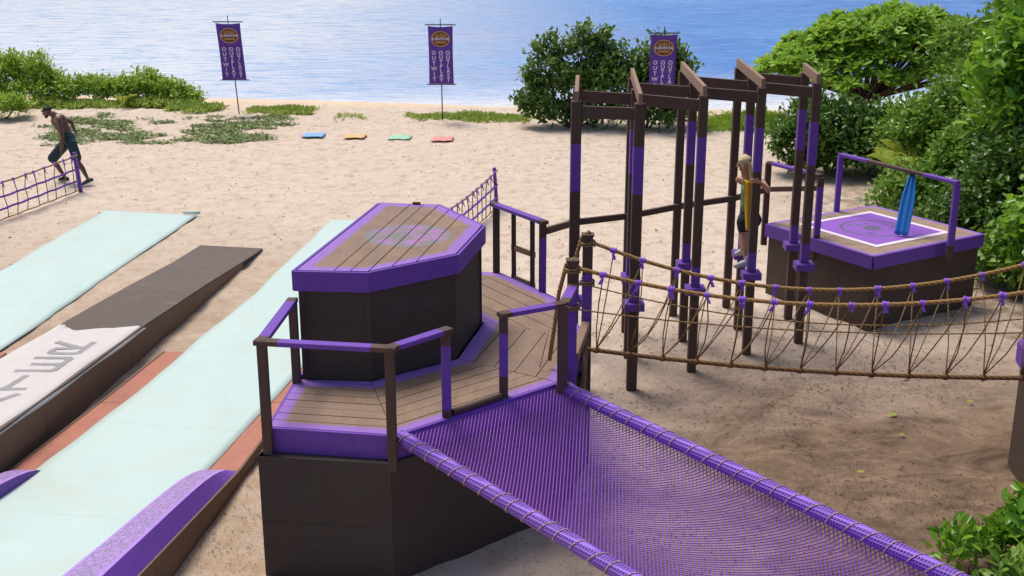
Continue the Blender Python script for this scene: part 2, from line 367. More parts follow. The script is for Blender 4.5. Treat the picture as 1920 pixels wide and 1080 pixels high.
def post(parent, x, y, z0, z1, w=.085, segs=None, lean=(0, 0), name='railing_post', mats=('brown', 'purple')):
    return MB().beam((x, y, z0), (x+lean[0], y+lean[1], z1), w, w, (0, 1, 0), segs).build(name, mats, parent)
def rail(parent, p, q, w=.10, h=.045, e=.12, name='handrail', mid=1, mats=('brown', 'purple')):
    l = (V(q)-V(p)).length; t = e/l
    return MB().beam(p, q, w, h, (0, 0, 1), [(0, t, 0), (t, 1-t, mid), (1-t, 1, 0)]).build(name, mats, parent)
RZ = 2.235
PA, PB, P2, P3, P4 = (-2.20, 10.15), (-1.06, 9.965), (-.60, 10.40), (-.09, 10.83), (.47, 11.24)
P2 = (-.60, 10.45); P3 = (-.08, 10.92)
post(tower, *PA, 1.08, RZ); post(tower, *PB, 1.10, RZ); post(tower, *P2, DZ-.03, RZ, .085, [(0, .12, 0), (.12, .86, 1), (.86, 1, 0)])
post(tower, *P3, DZ-.01, RZ, .085, [(0, .28, 0), (.28, .80, 1), (.80, 1, 0)]); post(tower, .49, 11.20, 1.0, RZ+.02, .1)
post(tower, -2.125, 11.30, DZ, RZ, .08)
rail(tower, (-2.13, 11.36, RZ+.02), (-2.2, 10.12, RZ+.022)); rail(tower, (-2.26, 10.155, RZ+.019), (-1.0, 9.955, RZ+.021), e=.22); rail(tower, (-1.08, 9.94, RZ+.024), (-.565, 10.48, RZ+.02))
rail(tower, (-.12, 10.88, RZ+.02), (.5, 11.22, RZ+.021)); rail(tower, (.5, 11.2, RZ+.024), (.62, 11.62, RZ+.10), e=.1)
# dark roller at the head of the net
MB().tube([(-.55, 10.47, DZ+.03), (-.1, 10.86, DZ+.03)], .032, 10).build('roller', 'ply_warm', tower, True)
# back right railing with its ladder
post(tower, .37, 14.29, 1.15, 2.26, .09, [(0, .12, 0), (.12, .86, 1), (.86, 1, 0)]); post(tower, -.20, 15.13, 1.2, 2.28, .09)
rail(tower, (-.24, 15.2, 2.30), (.40, 14.25, 2.29), e=.1)
MB().beam((.03, 14.93, .1), (.02, 14.92, 2.27), .06, .04, (0, 1, 0)).build('ladder_rail', 'brown', tower)
MB().beam((.26, 14.60, .1), (.25, 14.59, 2.27), .06, .04, (0, 1, 0)).build('ladder_rail', 'brown', tower)
for z in (.35, .70, 1.05, 1.40, 1.80): MB().beam((.0, 14.96, z), (.28, 14.57, z), .03, .07, (0, 0, 1)).build('ladder_rung', 'tanwood', tower)
# tall posts that carry the rope bridge
R1, R2 = (.60, 11.66), (.80, 12.5)
post(tower, *R1, .0, 2.56, .10, [(0, .46, 0), (.46, .88, 1), (.88, 1, 0)], name='rope_post'); post(tower, *R2, 0, 2.60, .105, [(0, .62, 0), (.62, .84, 1), (.84, 1, 0)], name='rope_post')
for (x, y), z in ((R1, 2.56), (R2, 2.60)): MB().beam((x-.065, y, z+.008), (x+.065, y, z+.008), .125, .02).build('post_cap', 'brown', tower)
MB().beam((.63, 11.72, 1.52), (.79, 12.42, 1.62), .09, .10).build('cross_beam', 'tanwood', tower)
MB().beam((.67, 11.55, .5), (.80, 12.35, 1.5), .04, .12).build('cross_beam', 'side_board', tower)

# ---------------------------------------------------------------- far tower at the other end of the rope bridge
t2 = thing('obstacle_tower', (6.6, 11.8, 0), 'brown tower with purple trim that the rope bridge runs to', 'tower')
T2 = [(5.1, 10.3), (6.6, 9.9), (8.2, 11.2), (7.9, 12.9), (6.6, 13.5), (5.50, 12.5)]
wall_ring(t2, inset(T2, .03), -.15, 1.38, .03, 'ply_warm', (.5,)); trim_ring(t2, inset(T2, .004), 1.19, 1.42, .03, 'purple', 0, .01)
planks(t2, inset(T2, .004), (T2[5], T2[0]), .14, 1.425, .035, 'deck_plank', .01)
for x, y in ((5.19, 10.45), (5.42, 11.38)): post(t2, x-.03, y, 0, 2.75, .1, name='rope_post')

# ---------------------------------------------------------------- rope bridge
br = thing('rope_bridge', (3.0, 11.6, 1.4), 'rope bridge with purple ribbon ties strung between two towers', 'bridge')
near = (V((.63, 11.63, 2.50)), V((5.17, 10.5, 2.70)), .30); far = (V((.83, 12.46, 2.54)), V((5.40, 11.38, 2.74)), .46)
foot = (V((.60, 12.10, 1.50)), V((5.3, 10.95, 1.60)), .10)
def cat(r, t): a, b, s = r; p = a+(b-a)*t; p.z -= s*4*t*(1-t); return p
for r, rad in ((near, .021), (far, .021)): MB().tube([cat(r, i/40) for i in range(41)], rad, 8).build('hand_rope', 'rope', br, True)
MB().tube([cat(foot, i/40) for i in range(41)], .024, 8).build('foot_rope', 'darkrope', br, True)
for r in ((V((.62, 11.66, 2.06)), V((5.2, 10.55, 2.22)), .12), (V((.80, 12.48, 2.06)), V((5.4, 11.38, 2.10)), .26)): MB().tube([cat(r, i/30) for i in range(31)], .008, 5).build('side_cord', 'cord', br, True)
NT = 14; kt = [.062+i*.0715 for i in range(NT)]
def ribbon_mesh(seed):
    r = random.Random(seed); s = MB(); pts = []
    for k in range(3):
        x0 = (k-1)*.034+r.uniform(-.006, .006); s.tube([V((x0, .034*math.cos(a), .034*math.sin(a))) for a in np.linspace(0, 6.29, 13)], .019+r.uniform(-.003, .004), 6)
    s.tube([(-.055, 0, .004), (0, -.012, .012), (.055, 0, .002)], [.018, .034, .016], 7)
    for k in range(2):
        dx = r.uniform(-.05, .05); l = r.uniform(.06, .13); P = []
        for i in range(5):
            t = i/4; w = .012+.02*t; cx = dx*t; cy = -.035-.02*math.sin(t*2+k); cz = -.02-l*t
            P.append([(cx-w, cy, cz), (cx, cy-.01, cz), (cx+w, cy+.004, cz)])
        s.grid(P)
    me = s.mesh('ribbon_tie', smooth=True); me.materials.append(M['ribbon']); return me
rib = [ribbon_mesh(i) for i in range(5)]
kn = [kt[i]-.002 for i in range(NT)]
r2 = random.Random(3)
tn = [t+r2.uniform(-.006, .006) for t in kt]; tf = [t-.012+r2.uniform(-.006, .006) for t in kt]
for k in range(NT):
    for r, ts in ((near, tn), (far, tf)):
        o = inst('ribbon_tie', rib[r2.randrange(5)], br, cat(r, ts[k]), -.24+r2.uniform(-.2, .2), r2.uniform(.50, .66)); o.rotation_euler[1] = r2.uniform(-.15, .15)
    kp = cat(foot, kn[k]); MB().tube([kp+V((-.035, 0, 0)), kp, kp+V((.035, 0, 0))], [.024, .036, .024], 7).build('knot', 'darkrope', br, True)
    for r, ts in ((near, tn), (far, tf)):
        for q in (k, k+1):
            if q >= NT: continue
            a = kp+V((0, 0, .02)); z = cat(r, ts[q])+V((0, 0, -.02)); bow = V((r2.uniform(-.03, .05), r2.uniform(-.02, .02), -.05*(q-k)-.01))
            MB().tube([a, a.lerp(z, .33)+bow, a.lerp(z, .66)+bow*.9, z], .0066, 5).build('suspender_cord', 'darkrope' if r is near else 'cord', br, True)
for (x, y), z, dx in ((R1, 2.46, -.02), (R2, 2.52, -.03)):        # tails lashed down to the deck
    MB().tube([(x+.02, y, z+.12), (x-.06, y+.02, z+.06), (x-.11+dx, y+.05, z-.25), (x-.15+dx, y+.06, z-.6), (x-.20+dx, y+.0, z-.95)], .022, 7).build('rope_tail', 'rope', br, True)
MB().tube([(R1[0]-.22, R1[1]+.02, 1.9), (R1[0]-.25, R1[1]-.02, 1.75), (R1[0]-.32, R1[1]-.05, 1.45)], .006, 5).build('loose_cord', 'palecord', br, True)
for (x, y), z in ((R2, 2.07), (R1, 2.07), (R2, 2.50), (R1, 2.46)):
    MB().tube([V((x+.075*math.cos(a), y+.075*math.sin(a), z+.05*a/12-.02)) for a in np.linspace(0, 15, 34)], .011, 5).build('lashing', 'cord', br, True)

# ---------------------------------------------------------------- cargo net
net = thing('cargo_net', (2.0, 9.2, 1.2), 'long purple cargo net on padded poles lashed with pale cord', 'net')
nd = V((.648, -.7615, -.05)); NL, NR = V((-.99, 10.06, 1.385)), V((.47, 11.30, 1.385)); LEN = 6.4
for p in (NL, NR):
    tb = MB().tube([p+nd*(LEN*i/48) for i in range(49)], .066, 14).build('padded_pole', 'foam', net, True)
    ax = nd.normalized(); a = ax.cross(V((0, 0, 1))).normalized(); b_ = a.cross(ax); k = 0; t = .06
    while t < LEN-.1:
        tilt = .09+.03*math.sin(k*2.1)
        MB().tube([p+nd*t+ax*(tilt*math.sin(q*.5))*(1)+(a*math.cos(q)+b_*math.sin(q))*.070 for q in np.linspace(-1.2, 4.6, 18)], .0042, 5).build('lashing', 'palecord', net, True)
        t += .185+.02*math.sin(k*1.7); k += 1
def net_pt(s, t):
    p = NL.lerp(NR, s)+nd*(t)
    sag = .40*(1-math.exp(-t/1.0)); q = 4*s*(1-s); p.z -= sag*(q**.75)+.06*(1-q)*min(1, t/.3)
    return p
Wn = (NR-NL).length; cell = .043
s = MB()
na = int((Wn+LEN)/cell); r = .0053
for fam in (1, -1):
    for k in range(na+1):
        pts = []
        off = k*cell
        n = int(Wn/.10)
        s0, s1 = max(0, (off-LEN)/Wn), min(1, off/Wn)
        if s1-s0 < .01: continue
        n = max(2, int((s1-s0)*Wn/.10))
        for i in range(n+1):
            ss = s0+(s1-s0)*i/n; tt = off-ss*Wn; pts.append(net_pt(ss if fam == 1 else 1-ss, max(0, tt)))
        if len(pts) > 1: s.tube(pts, r, 3)
nt_o = s.build('netting', 'net', net); nt_o['kind'] = 'stuff'
# end support of the net, beyond the picture
e0, e1 = NL+nd*LEN, NR+nd*LEN
for q in (e0, e1): MB().beam((q.x, q.y, -.1), (q.x, q.y, q.z+.05), .1, .1, (0, 1, 0)).build('support_post', 'brown', net)
MB().beam(e0, e1, .1, .1).build('end_beam', 'brown', net)

# ---------------------------------------------------------------- climbing frame
fr = thing('climbing_frame', (2.5, 16.5, 0), 'tall brown and purple timber frame of staggered posts with foot blocks', 'climbing frame')
M0, B0 = (.78, 14.85), (.86, 16.15)
F1, M1, B1 = (1.53, 14.66), (1.60, 15.85), (1.65, 16.9)
F2, M2, B2 = (2.39, 15.31), (2.43, 16.49), (2.44, 17.64)
F3, M3, B3 = (3.25, 16.0), (3.31, 17.02), (3.31, 18.03)
F4, M4 = (4.07, 16.44), (4.15, 17.49)
HT = 3.66
def fpost(p, block, w=.125, purple=True):
    if purple: sg = [(0, 1.17/HT, 0), (1.17/HT, 1.43/HT, 1 if block else 0), (1.43/HT, 2.55/HT, 0), (2.55/HT, 3.14/HT, 1), (3.14/HT, 1, 0)]
    else: sg = None
    MB().beam((p[0], p[1], -.3), (p[0], p[1], 0.02), w, w, (0, 1, 0), mi=0).build('post_foot', 'brown', fr)
    MB().beam((p[0], p[1], 0.02), (p[0], p[1], HT), w, w, (0, 1, 0), sg).build('post', ('brown', 'purple'), fr)
    if block:
        MB().beam((p[0]-.125, p[1]+.0, 1.12), (p[0]+.125, p[1], 1.12), .24, .10).build('foot_block', 'purple', fr)
for p, bl, pu in ((M0, 1, 1), (B0, 0, 0), (F1, 1, 1), (M1, 1, 1), (B1, 0, 0), (F2, 1, 1), (M2, 1, 1), (B2, 0, 0), (F3, 1, 1), (M3, 1, 1), (B3, 0, 0), (F4, 1, 1), (M4, 1, 1)):
    fpost(p, bl, .128 if p in (M0, F1, M1) else .112, pu)
def along(p, q, e0, e1): d = (V((*q, 0))-V((*p, 0))).normalized(); return V((*p, 0))+d*e0, V((*q, 0))-d*e1
for p, q in ((M0, F1), (M1, F2), (M2, F3), (M3, F4), (B0, M1), (B1, M2), (B2, M3), (B3, M4)):
    a, b_ = along(p, q, .06, .06); a.z = b_.z = HT-.13; MB().beam(a, b_, .045, .15).build('long_beam', 'brown', fr)
for p, q in ((M0, B0), (F1, B1), (F2, B2), (F3, B3), (F4, M4)):
    a, b_ = along(p, q, -.10, -.10); a.z = b_.z = HT+.062; MB().beam(a, b_, .05, .135).build('cross_beam', 'tanwood', fr)
    a, b_ = along(p, q, .06, .06)
hp = [V((.40, 14.33, 2.17)), V((.86, 16.07, 1.84)), V((1.65, 16.82, 1.74)), V((2.44, 17.56, 1.70)), V((3.31, 17.95, 1.73)), V((4.06, 19.0, 1.64))]
for i in range(5): MB().beam(hp[i], hp[i+1], .05, .085).build('handrail', 'brown', fr)

# ---------------------------------------------------------------- square platform
PZ = 1.13
pc = V((5.61, 18.47, 0)); ang = math.atan2(1.25, 2.02); ux = V((math.cos(ang), math.sin(ang), 0)); uy = V((-ux.y, ux.x, 0)); HW, HD = 1.19, 1.10
def pp(a, b_, z=0): q = pc+ux*a+uy*b_; return (q.x, q.y, z)
sq = [pp(-HW, -HD)[:2], pp(HW, -HD)[:2], pp(HW, HD)[:2], pp(-HW, HD)[:2]]
pf = thing('square_platform', (pc.x, pc.y, 0), 'square brown platform with purple trim and white-bordered purple emblem on top', 'platform')
wall_ring(pf, inset(sq, .03), -.15, PZ-.05, .03, 'ply_warm', (.52,)); trim_ring(pf, inset(sq, .004), PZ-.20, PZ-.004, .03, 'purple', 0, .012)
M['plat_top'] = edge_paint_mat('platform_boards', [(sq, .07, False)], None, (.36, .25, .17), (4, 4, 4))
hw = 1.19
for k in range(2):
    for j in range(2):
        MB().prism([pp(-HW+.004+k*HW, -HD+.004+j*HD)[:2], pp(-.004+k*HW, -HD+.004+j*HD)[:2], pp(-.004+k*HW, -.004+j*HD)[:2], pp(-HW+.004+k*HW, -.004+j*HD)[:2]], PZ-.04, PZ).build('top_board', 'plat_top', pf)
M['emb'] = edge_paint_mat('purple_mat_emblem', [], ((pc.x+.02, pc.y-.02), .50, ((.3, .1, .5), (.115, .10, .14), False), PZ), (.26, .085, .46), (2, 2, 2)) if False else None
def emblem_mat():
    m, nt, b = mat('emblem_paint'); P = pos(nt); n1 = noise(nt, P, 8, 5, .6); blot = noise(nt, P, 6.5, 2, .5)
    sp = nt.nodes.new('ShaderNodeVectorMath'); sp.operation = 'DISTANCE'; sp.inputs[1].default_value = (pc.x, pc.y, PZ+.008); L(nt, P, sp.inputs[0]); r = sp.outputs['Value']; R = .52
    c = mix(nt, n1, (.20, .06, .40), (.27, .095, .50)); dk = (.085, .085, .12)
    ring = mathn(nt, 'MULTIPLY', maprange(nt, r, R*.86, R*.89), maprange(nt, r, R, R*.97)); c = mix(nt, mathn(nt, 'MULTIPLY', ring, .85), c, dk)
    c = mix(nt, mathn(nt, 'MULTIPLY', maprange(nt, r, R*.32, R*.27), maprange(nt, blot, .40, .5, .2, .95)), c, dk)
    c = mix(nt, mathn(nt, 'MULTIPLY', mathn(nt, 'MULTIPLY', maprange(nt, r, R*.42, R*.46), maprange(nt, r, R*.78, R*.74)), maprange(nt, blot, .53, .58, 0, .75)), c, dk)
    L(nt, c, b.inputs['Base Color']); b.inputs['Roughness'].default_value = .6; return m
M['emb'] = emblem_mat(); M['white'] = plain('white_paint', (.72, .62, .70), .6, .1)
q = .72
MB().prism([pp(-q, -q)[:2], pp(q, -q)[:2], pp(q, q)[:2], pp(-q, q)[:2]], PZ+.001, PZ+.008).build('emblem_panel', 'emb', pf)
for k in range(4):
    c0 = [(-q, -q), (q, -q), (q, q), (-q, q)][k]; c1 = [(q, -q), (q, q), (-q, q), (-q, -q)][k]; o = q+.092; d0 = (c0[0]*o/q, c0[1]*o/q); d1 = (c1[0]*o/q, c1[1]*o/q)
    MB().prism([pp(*d0)[:2], pp(*d1)[:2], pp(*c1)[:2], pp(*c0)[:2]], PZ+.001, PZ+.010).build('white_border', 'white', pf)
# railings: one on the left side, one across the back right
la, lb = V((4.02, 18.93, 0)), V((4.60, 17.93, 0)); ra, rb = V((5.33, 19.62, 0)), V((6.49, 17.53, 0))
post(pf, la.x, la.y, .75, 2.06, .09); post(pf, lb.x, lb.y, .80, 2.06, .09, [(0, .30, 0), (.30, .88, 1), (.88, 1, 0)]); rail(pf, (la.x, la.y, 2.08), (lb.x, lb.y, 2.08), e=.12)
MB().beam((la.x, la.y-.05, 1.66), (lb.x-.02, lb.y+.05, 1.88), .045, .075).build('side_rail', 'brown', pf)
post(pf, ra.x, ra.y, PZ-.02, 2.05, .085, [(0, 1, 1)]); post(pf, rb.x, rb.y, .86, 2.05, .09, [(0, .22, 0), (.22, 1, 1)])
MB().beam((ra.x, ra.y+.03, 2.07), (rb.x, rb.y-.03, 2.07), .1, .045, (0, 0, 1), [(0, .26, 1), (.26, .74, 0), (.74, 1, 1)]).build('handrail', ('brown', 'purple'), pf)

def sheet(name, mt, P, th=.008, parent=None, smooth=True):        # thin closed cloth from a grid of points
    nr, nc = len(P), len(P[0]); s = MB(); s.grid(P); o = s.build(name, mt, parent, smooth)
    md = o.modifiers.new('thick', 'SOLIDIFY'); md.thickness = th; md.offset = 0; return o
M['blue'] = plain('blue_cloth', (.03, .22, .62), .55)
ht = ra.lerp(rb, .64); ht.z = 2.04
P = []; bw = (V((ht.x-.20, ht.y-.34, 1.17))-ht)
for i in range(15):
    t = i/14; w = lerp(.035, .10, min(1, t*2.6)); c0 = ht+bw*t; sd = V((.80, -.5, 0)).normalized()
    P.append([c0+sd*(w*(j/6*2-1))+V((0, -.5, .35))*(.045*math.sin(j*2.2+.6)*(1 if t > .05 else .3)) for j in range(7)])
o = sheet('cloth_bundle', 'blue', P, .02); tag(o, 'bright blue cloth bundle tied to the platform rail', 'cloth')

# ---------------------------------------------------------------- slides and ramp
def tarp_mat(name, stain):
    m, nt, b = mat(name); P = pos(nt); n1 = noise(nt, mapping(nt, (1, .45, 1)), 1.1, 5, .6, .6); n2 = noise(nt, P, 6, 5, .65); n3 = noise(nt, mapping(nt, (.7, .8, 1), (0, 0, .5)), 1.2, 5, .6, .5)
    c = mix(nt, n1, (.45, .585, .545), (.53, .645, .60)); c = mix(nt, maprange(nt, n3, .50, .80, 0, stain), c, (.50, .50, .38)); c = mix(nt, maprange(nt, n2, .60, .75, 0, .22), c, (.48, .55, .47))
    L(nt, c, b.inputs['Base Color']); b.inputs['Roughness'].default_value = .42; b.inputs['Specular IOR Level'].default_value = .3
    wr = noise(nt, mapping(nt, (1.2, .5, 1), (0, 0, -.6)), 2.6, 6, .62, 1.4)
    c0 = b.inputs['Base Color'].links[0].from_socket; sy = nt.nodes.new('ShaderNodeSeparateXYZ'); L(nt, P, sy.inputs[0])
    seam = mathn(nt, 'PINGPONG', mathn(nt, 'ADD', mathn(nt, 'ADD', sy.outputs[1], mathn(nt, 'MULTIPLY', n1, .12)), mathn(nt, 'MULTIPLY', sy.outputs[0], .18)), 1.25)
    c1 = mix(nt, maprange(nt, seam, .012, .03, .22, 0), c0, (.42, .45, .38)); c1 = mix(nt, maprange(nt, wr, .58, .70, 0, .10), c1, (.40, .47, .38)); c1 = mix(nt, maprange(nt, noise(nt, P, 24, 2), .72, .76, 0, .5), c1, (.30, .27, .2)); L(nt, c1, b.inputs['Base Color'])  # seams and specks, plus wrinkle shade put into the vinyl colour
    bump(nt, b, mathn(nt, 'ADD', mathn(nt, 'ADD', n3, wr), mathn(nt, 'MULTIPLY', n2, .3)),   .5, .014); return m
M['tarp'] = tarp_mat('pale_green_vinyl', .55)
SL = .113
def tarp_grid(xl, xr, y0, y1, zf, amp, seed, skew=0, jag=.012, nc=16, dy=.14):
    rows = []; n = int((y1-y0)/dy); r = random.Random(seed)
    for i in range(n+1):
        y = y0+(y1-y0)*i/n; row = []
        jl, jr = (jag*math.sin(y*1.7+seed)+jag*.5*math.sin(y*4.1), jag*math.sin(y*1.3+seed*2)+jag*.5*math.sin(y*3.7))
        for j in range(nc+1):
            t = j/nc; x = lerp(xl(y)+jl, xr(y)+jr, t); yy = y+skew*t*(i/n)+(jag*math.sin(t*9+seed) if i in (0, n) else 0)
            z = zf(y)+amp*(float(vnoise(np.array(x*2.3), np.array(yy*1.4), seed))+.6*float(vnoise(np.array(x*6), np.array(yy*3), seed+1)))
            e_ = min(1.0, 4*min(t, 1-t, i/n*3, (1-i/n)*12)); z = max(zf(y)-.008, float(ground_z(np.array(x), np.array(yy)))+.006)+(z-zf(y))*(.25+.75*e_)
            row.append((x, yy, z))
        rows.append(row)
    return rows
# left slide
s1 = thing('water_slide', (-7.5, 18, 0), 'pale green vinyl slide sheet on the sand beside the rope fence', 'slide')
l1 = lambda y: -8.30+.090*(y-24.3); r1 = lambda y: -6.36+.1*(y-23.9)
sheet('vinyl_sheet', 'tarp', tarp_grid(l1, r1, 8, 24.35, lambda y: .0+.006*max(0, 16-y), .034, 11, -.42), .006, s1)
MB().tube([(-6.6, 23.98, .05), (-6.25, 23.9, .055)], .03, 8).build('rolled_edge', 'tarp', s1, True)
for sgn, f in ((1, r1),):
    for y0 in (8.0, 11.9): MB().prism([(f(y0)+.01, y0), (f(y0)+.25, y0), (f(y0+3.88)+.25, y0+3.88), (f(y0+3.88)+.01, y0+3.88)], -.02, .075).build('edge_board', 'red_board', s1)
# main slide
s3 = thing('water_slide', (-3.9, 14, 0), 'wide pale green slide with red edge boards and purple curbs beside the tower', 'slide')
z3 = lambda y: .115*min(1, max(.35, (20-y)/4))+max(0, 12-y)*.10
rr3 = lambda y: -2.945+SL*(y-12.0)          # outer line of the right side
l3 = lambda y: float(np.interp(y, [7.5, 12.3, 12.87, 15.17, 18.61, 23.4], [-5.75, -5.06, -4.93, -4.52, -4.07, -3.55])); r3 = lambda y: float(np.interp(y, [7.5, 9.52, 12.14, 13.56, 14.78, 23.4], [-4.0, -3.64, -3.26, -3.0, -2.78, -1.75]))
sheet('vinyl_sheet', 'tarp', tarp_grid(l3, r3, 7.5, 23.35, lambda y: z3(y)+.012, .02, 21, 0), .006, s3)
yy = [7.5, 9.7, 12.0, 13.9, 15.7]
for k in range(4):
    y0, y1 = yy[k]+.004, yy[k+1]-.004
    for f, o0, o1, nm in ((r3, -.05, .262, 'edge_board'), (l3, -.27, .05, 'edge_board')):
        x0, x1, x2, x3 = f(y0)+o0, (rr3(y0) if f is r3 else f(y0)+o1), (rr3(y1) if f is r3 else f(y1)+o1), f(y1)+o0
        MB().prism([(x0, y0), (x1, y0), (x2, y1), (x3, y1)], [z3(y0)-.025]*2+[z3(y1)-.025]*2, [z3(y0)+.003]*2+[z3(y1)+.003]*2).build(nm, 'red_board', s3)
    for f, o in ((rr3, .0), (lambda y: l3(y)-.27, -.03)):
        MB().prism([(f(y0)+o, y0), (f(y0)+o+.028, y0), (f(y1)+o+.028, y1), (f(y1)+o, y1)], [-.1]*4, [z3(y0)+.012]*2+[z3(y1)+.012]*2).build('side_board', 'side_board', s3)
m, nt, b = mat('patterned_lilac'); P = pos(nt); vo = nt.nodes.new('ShaderNodeTexVoronoi'); vo.inputs['Scale'].default_value = 13; vo.feature = 'DISTANCE_TO_EDGE'; L(nt, P, vo.inputs['Vector'])
w = nt.nodes.new('ShaderNodeTexWave'); w.wave_type = 'BANDS'; w.inputs['Scale'].default_value = 9; w.inputs['Distortion'].default_value = 14; w.inputs['Detail Scale'].default_value = 3; L(nt, P, w.inputs['Vector'])
pat = maprange(nt, mathn(nt, 'ADD', mathn(nt, 'MULTIPLY', w.outputs['Fac'], .5), vo.outputs['Distance']), .28, .42)
L(nt, mix(nt, pat, (.17, .16, .27), (.43, .24, .58)), b.inputs['Base Color']); b.inputs['Roughness'].default_value = .5; bump(nt, b, pat, .3, .004); M['lilac'] = m
M['lilac_edge'] = plain('lilac_edge', (.42, .24, .66), .55)
def curb(inner, outer, parent):          # padded purple curb with a patterned lilac top, swept up from its far end
    ys = [12.0-.02, 11.9, 11.75, 11.55, 11.3, 11.0, 10.5, 9.8, 9.0, 8.2, 7.5]; hs = [.015, .05, .09, .125, .15, .165, .175, .18, .185, .19, .19]
    s = MB(); rows = []
    for y, h in zip(ys, hs):
        xi, xo = inner(y), outer(y); z = z3(y)+.004; w_ = xo-xi
        rows.append([(xi, y, z), (xi+.02*w_, y, z+h*.92), (xi+.10*w_, y, z+h), (xi+.64*w_, y, z+h), (xi+.72*w_, y, z+h*.96), (xo, y, z+.0)])
    n = len(rows)
    for i in range(n-1):
        for j, mi in enumerate((0, 2, 1, 2, 0)):
            s.add([rows[i][j], rows[i][j+1], rows[i+1][j+1], rows[i+1][j]], [(0, 1, 2, 3)], mi)
    for i in (0, n-1): s.add(rows[i], [tuple(range(6))], 0)
    return s.build('curb', ('purple', 'lilac', 'lilac_edge'), parent)
curb(lambda y: r3(y)-.03, lambda y: rr3(y)+.012, s3); curb(lambda y: l3(y)+.06, lambda y: l3(y)-.28, s3)
# dark ramp with the lettered cloth
rp = thing('wooden_ramp', (-5.6, 15, 0), 'long dark plywood ramp rising from the sand between two slides', 'ramp')
ky = [8, 9, 11.9, 13.8, 16.1, 18.35, 20.2, 21.35]; kz = [.76, .72, .58, .49, .40, .25, .10, .02]
zr = lambda y: float(np.interp(y, ky, kz)); rx = lambda y: -4.50+.104*(y-21.3); lx = lambda y: rx(y)-1.18
for y0, y1 in ((8, 10.6), (10.6, 13.03), (13.03, 15.46), (15.46, 17.9), (17.9, 21.35)):
    yl = [y0+.003]+[k for k in ky if y0 < k < y1]+[y1-.003]
    for a_, b_ in zip(yl[:-1], yl[1:]): pass
    s = MB(); T = [[(lx(y), y+(.22 if y > 21 else 0), zr(y)-.03), (lx(y), y+(.22 if y > 21 else 0), zr(y)), (rx(y), y, zr(y)), (rx(y), y, zr(y)-.03)] for y in yl]
    for i in range(len(T)-1):
        for j in range(4): s.add([T[i][j], T[i][(j+1) % 4], T[i+1][(j+1) % 4], T[i+1][j]], [(0, 1, 2, 3)])
    s.add(T[0], [(0, 1, 2, 3)]); s.add(T[-1], [(3, 2, 1, 0)]); s.build('top_sheet', 'ramp_top' if 'ramp_top' in M else 'ply_warm', rp)
    for f, o in ((rx, -.03), (lx, .0)):
        s = MB(); T = [[(f(y)+o, y, -.12), (f(y)+o+.03, y, -.12), (f(y)+o+.03, y, zr(y)-.031), (f(y)+o, y, zr(y)-.031)] for y in yl if zr(y) > .03 or y < 21]
        for i in range(len(T)-1):
            for j in range(4): s.add([T[i][j], T[i][(j+1) % 4], T[i+1][(j+1) % 4], T[i+1][j]], [(3, 2, 1, 0)])
        s.add(T[0], [(3, 2, 1, 0)]); s.add(T[-1], [(0, 1, 2, 3)]); s.build('side_panel', 'side_board', rp)
M['canvas'] = plain('white_canvas', (.56, .525, .50), .85, .08, 4)
M['grey_paint'] = plain('grey_paint', (.30, .285, .29), .8, .12, 9)
cloth = thing('lettered_cloth', (-5.9, 12, .5), 'white canvas cloth with grey painted letters spread over the dark ramp', 'cloth')
rows = []
for i in range(55):
    t = i/54; y = 8+(15.85-8)*t; row = []
    for j in range(17):
        s_ = j/16; ye = y
        if i == 54: ye = y+[.10, .12, .0, -.06, -.17, -.17, -.14, -.12, -.08, -.06, -.05, -.05, -.02, 0, .02, .05, .10][j]
        x = lerp(lx(ye)-.02-.03*math.sin(y*2.3), rx(ye)+.012+.012*math.sin(y*3), s_); z = zr(ye)+.011+.002*math.sin(x*9+y*3)
        if s_ == 1: z -= .05; x += .015
        row.append((x, ye, z))
    rows.append(row)
sheet('canvas', 'canvas', rows, .005, cloth)
def letter(strokes, y0, w=.52, h=.50, cx=.60, th=.082):       # strokes in letter space; seen from the far end of the ramp
    s = MB()
    for k_, (a, b_) in enumerate(strokes):
        zo = k_*.0008
        def m_(q): y = y0+(1-q[1])*h; return V((rx(y)-cx+w/2-q[0]*w, y, zr(y)+.026))
        p, q = m_(a), m_(b_); n = 8
        for i in range(n):
            c0, c1 = p.lerp(q, i/n), p.lerp(q, (i+1)/n); d = (q-p).normalized(); sd = V((-d.y, d.x, 0)).normalized()*th*(.5+.05*math.sin(i*2.0))
            for c_ in (c0, c1): c_.z = zr(c_.y)+.0175+zo
            s.add([c0-sd, c0+sd, c1+sd, c1-sd], [(0, 1, 2, 3)])
    s.build('painted_letter', 'grey_paint', cloth)
LT = {'R': [((0, 0), (0, 1)), ((0, 1), (.7, .95)), ((.7, .95), (.75, .6)), ((.75, .6), (0, .5)), ((.2, .5), (.95, 0))],
      'E': [((0, 0), (0, 1)), ((0, 1), (.9, 1)), ((0, .5), (.75, .5)), ((0, 0), (.9, 0))],
      'T': [((0, 1), (1, 1)), ((.5, 1), (.45, 0))], 'A': [((0, 0), (.5, 1)), ((.5, 1), (1, 0)), ((.2, .4), (.8, .4))],
      'W': [((0, 1), (.25, 0)), ((.25, 0), (.5, .7)), ((.5, .7), (.75, 0)), ((.75, 0), (1, 1))]}
for ch, y in (('R', 14.66), ('E', 13.99), ('T', 13.32), ('A', 12.66), ('W', 12.0)): letter(LT[ch], y)

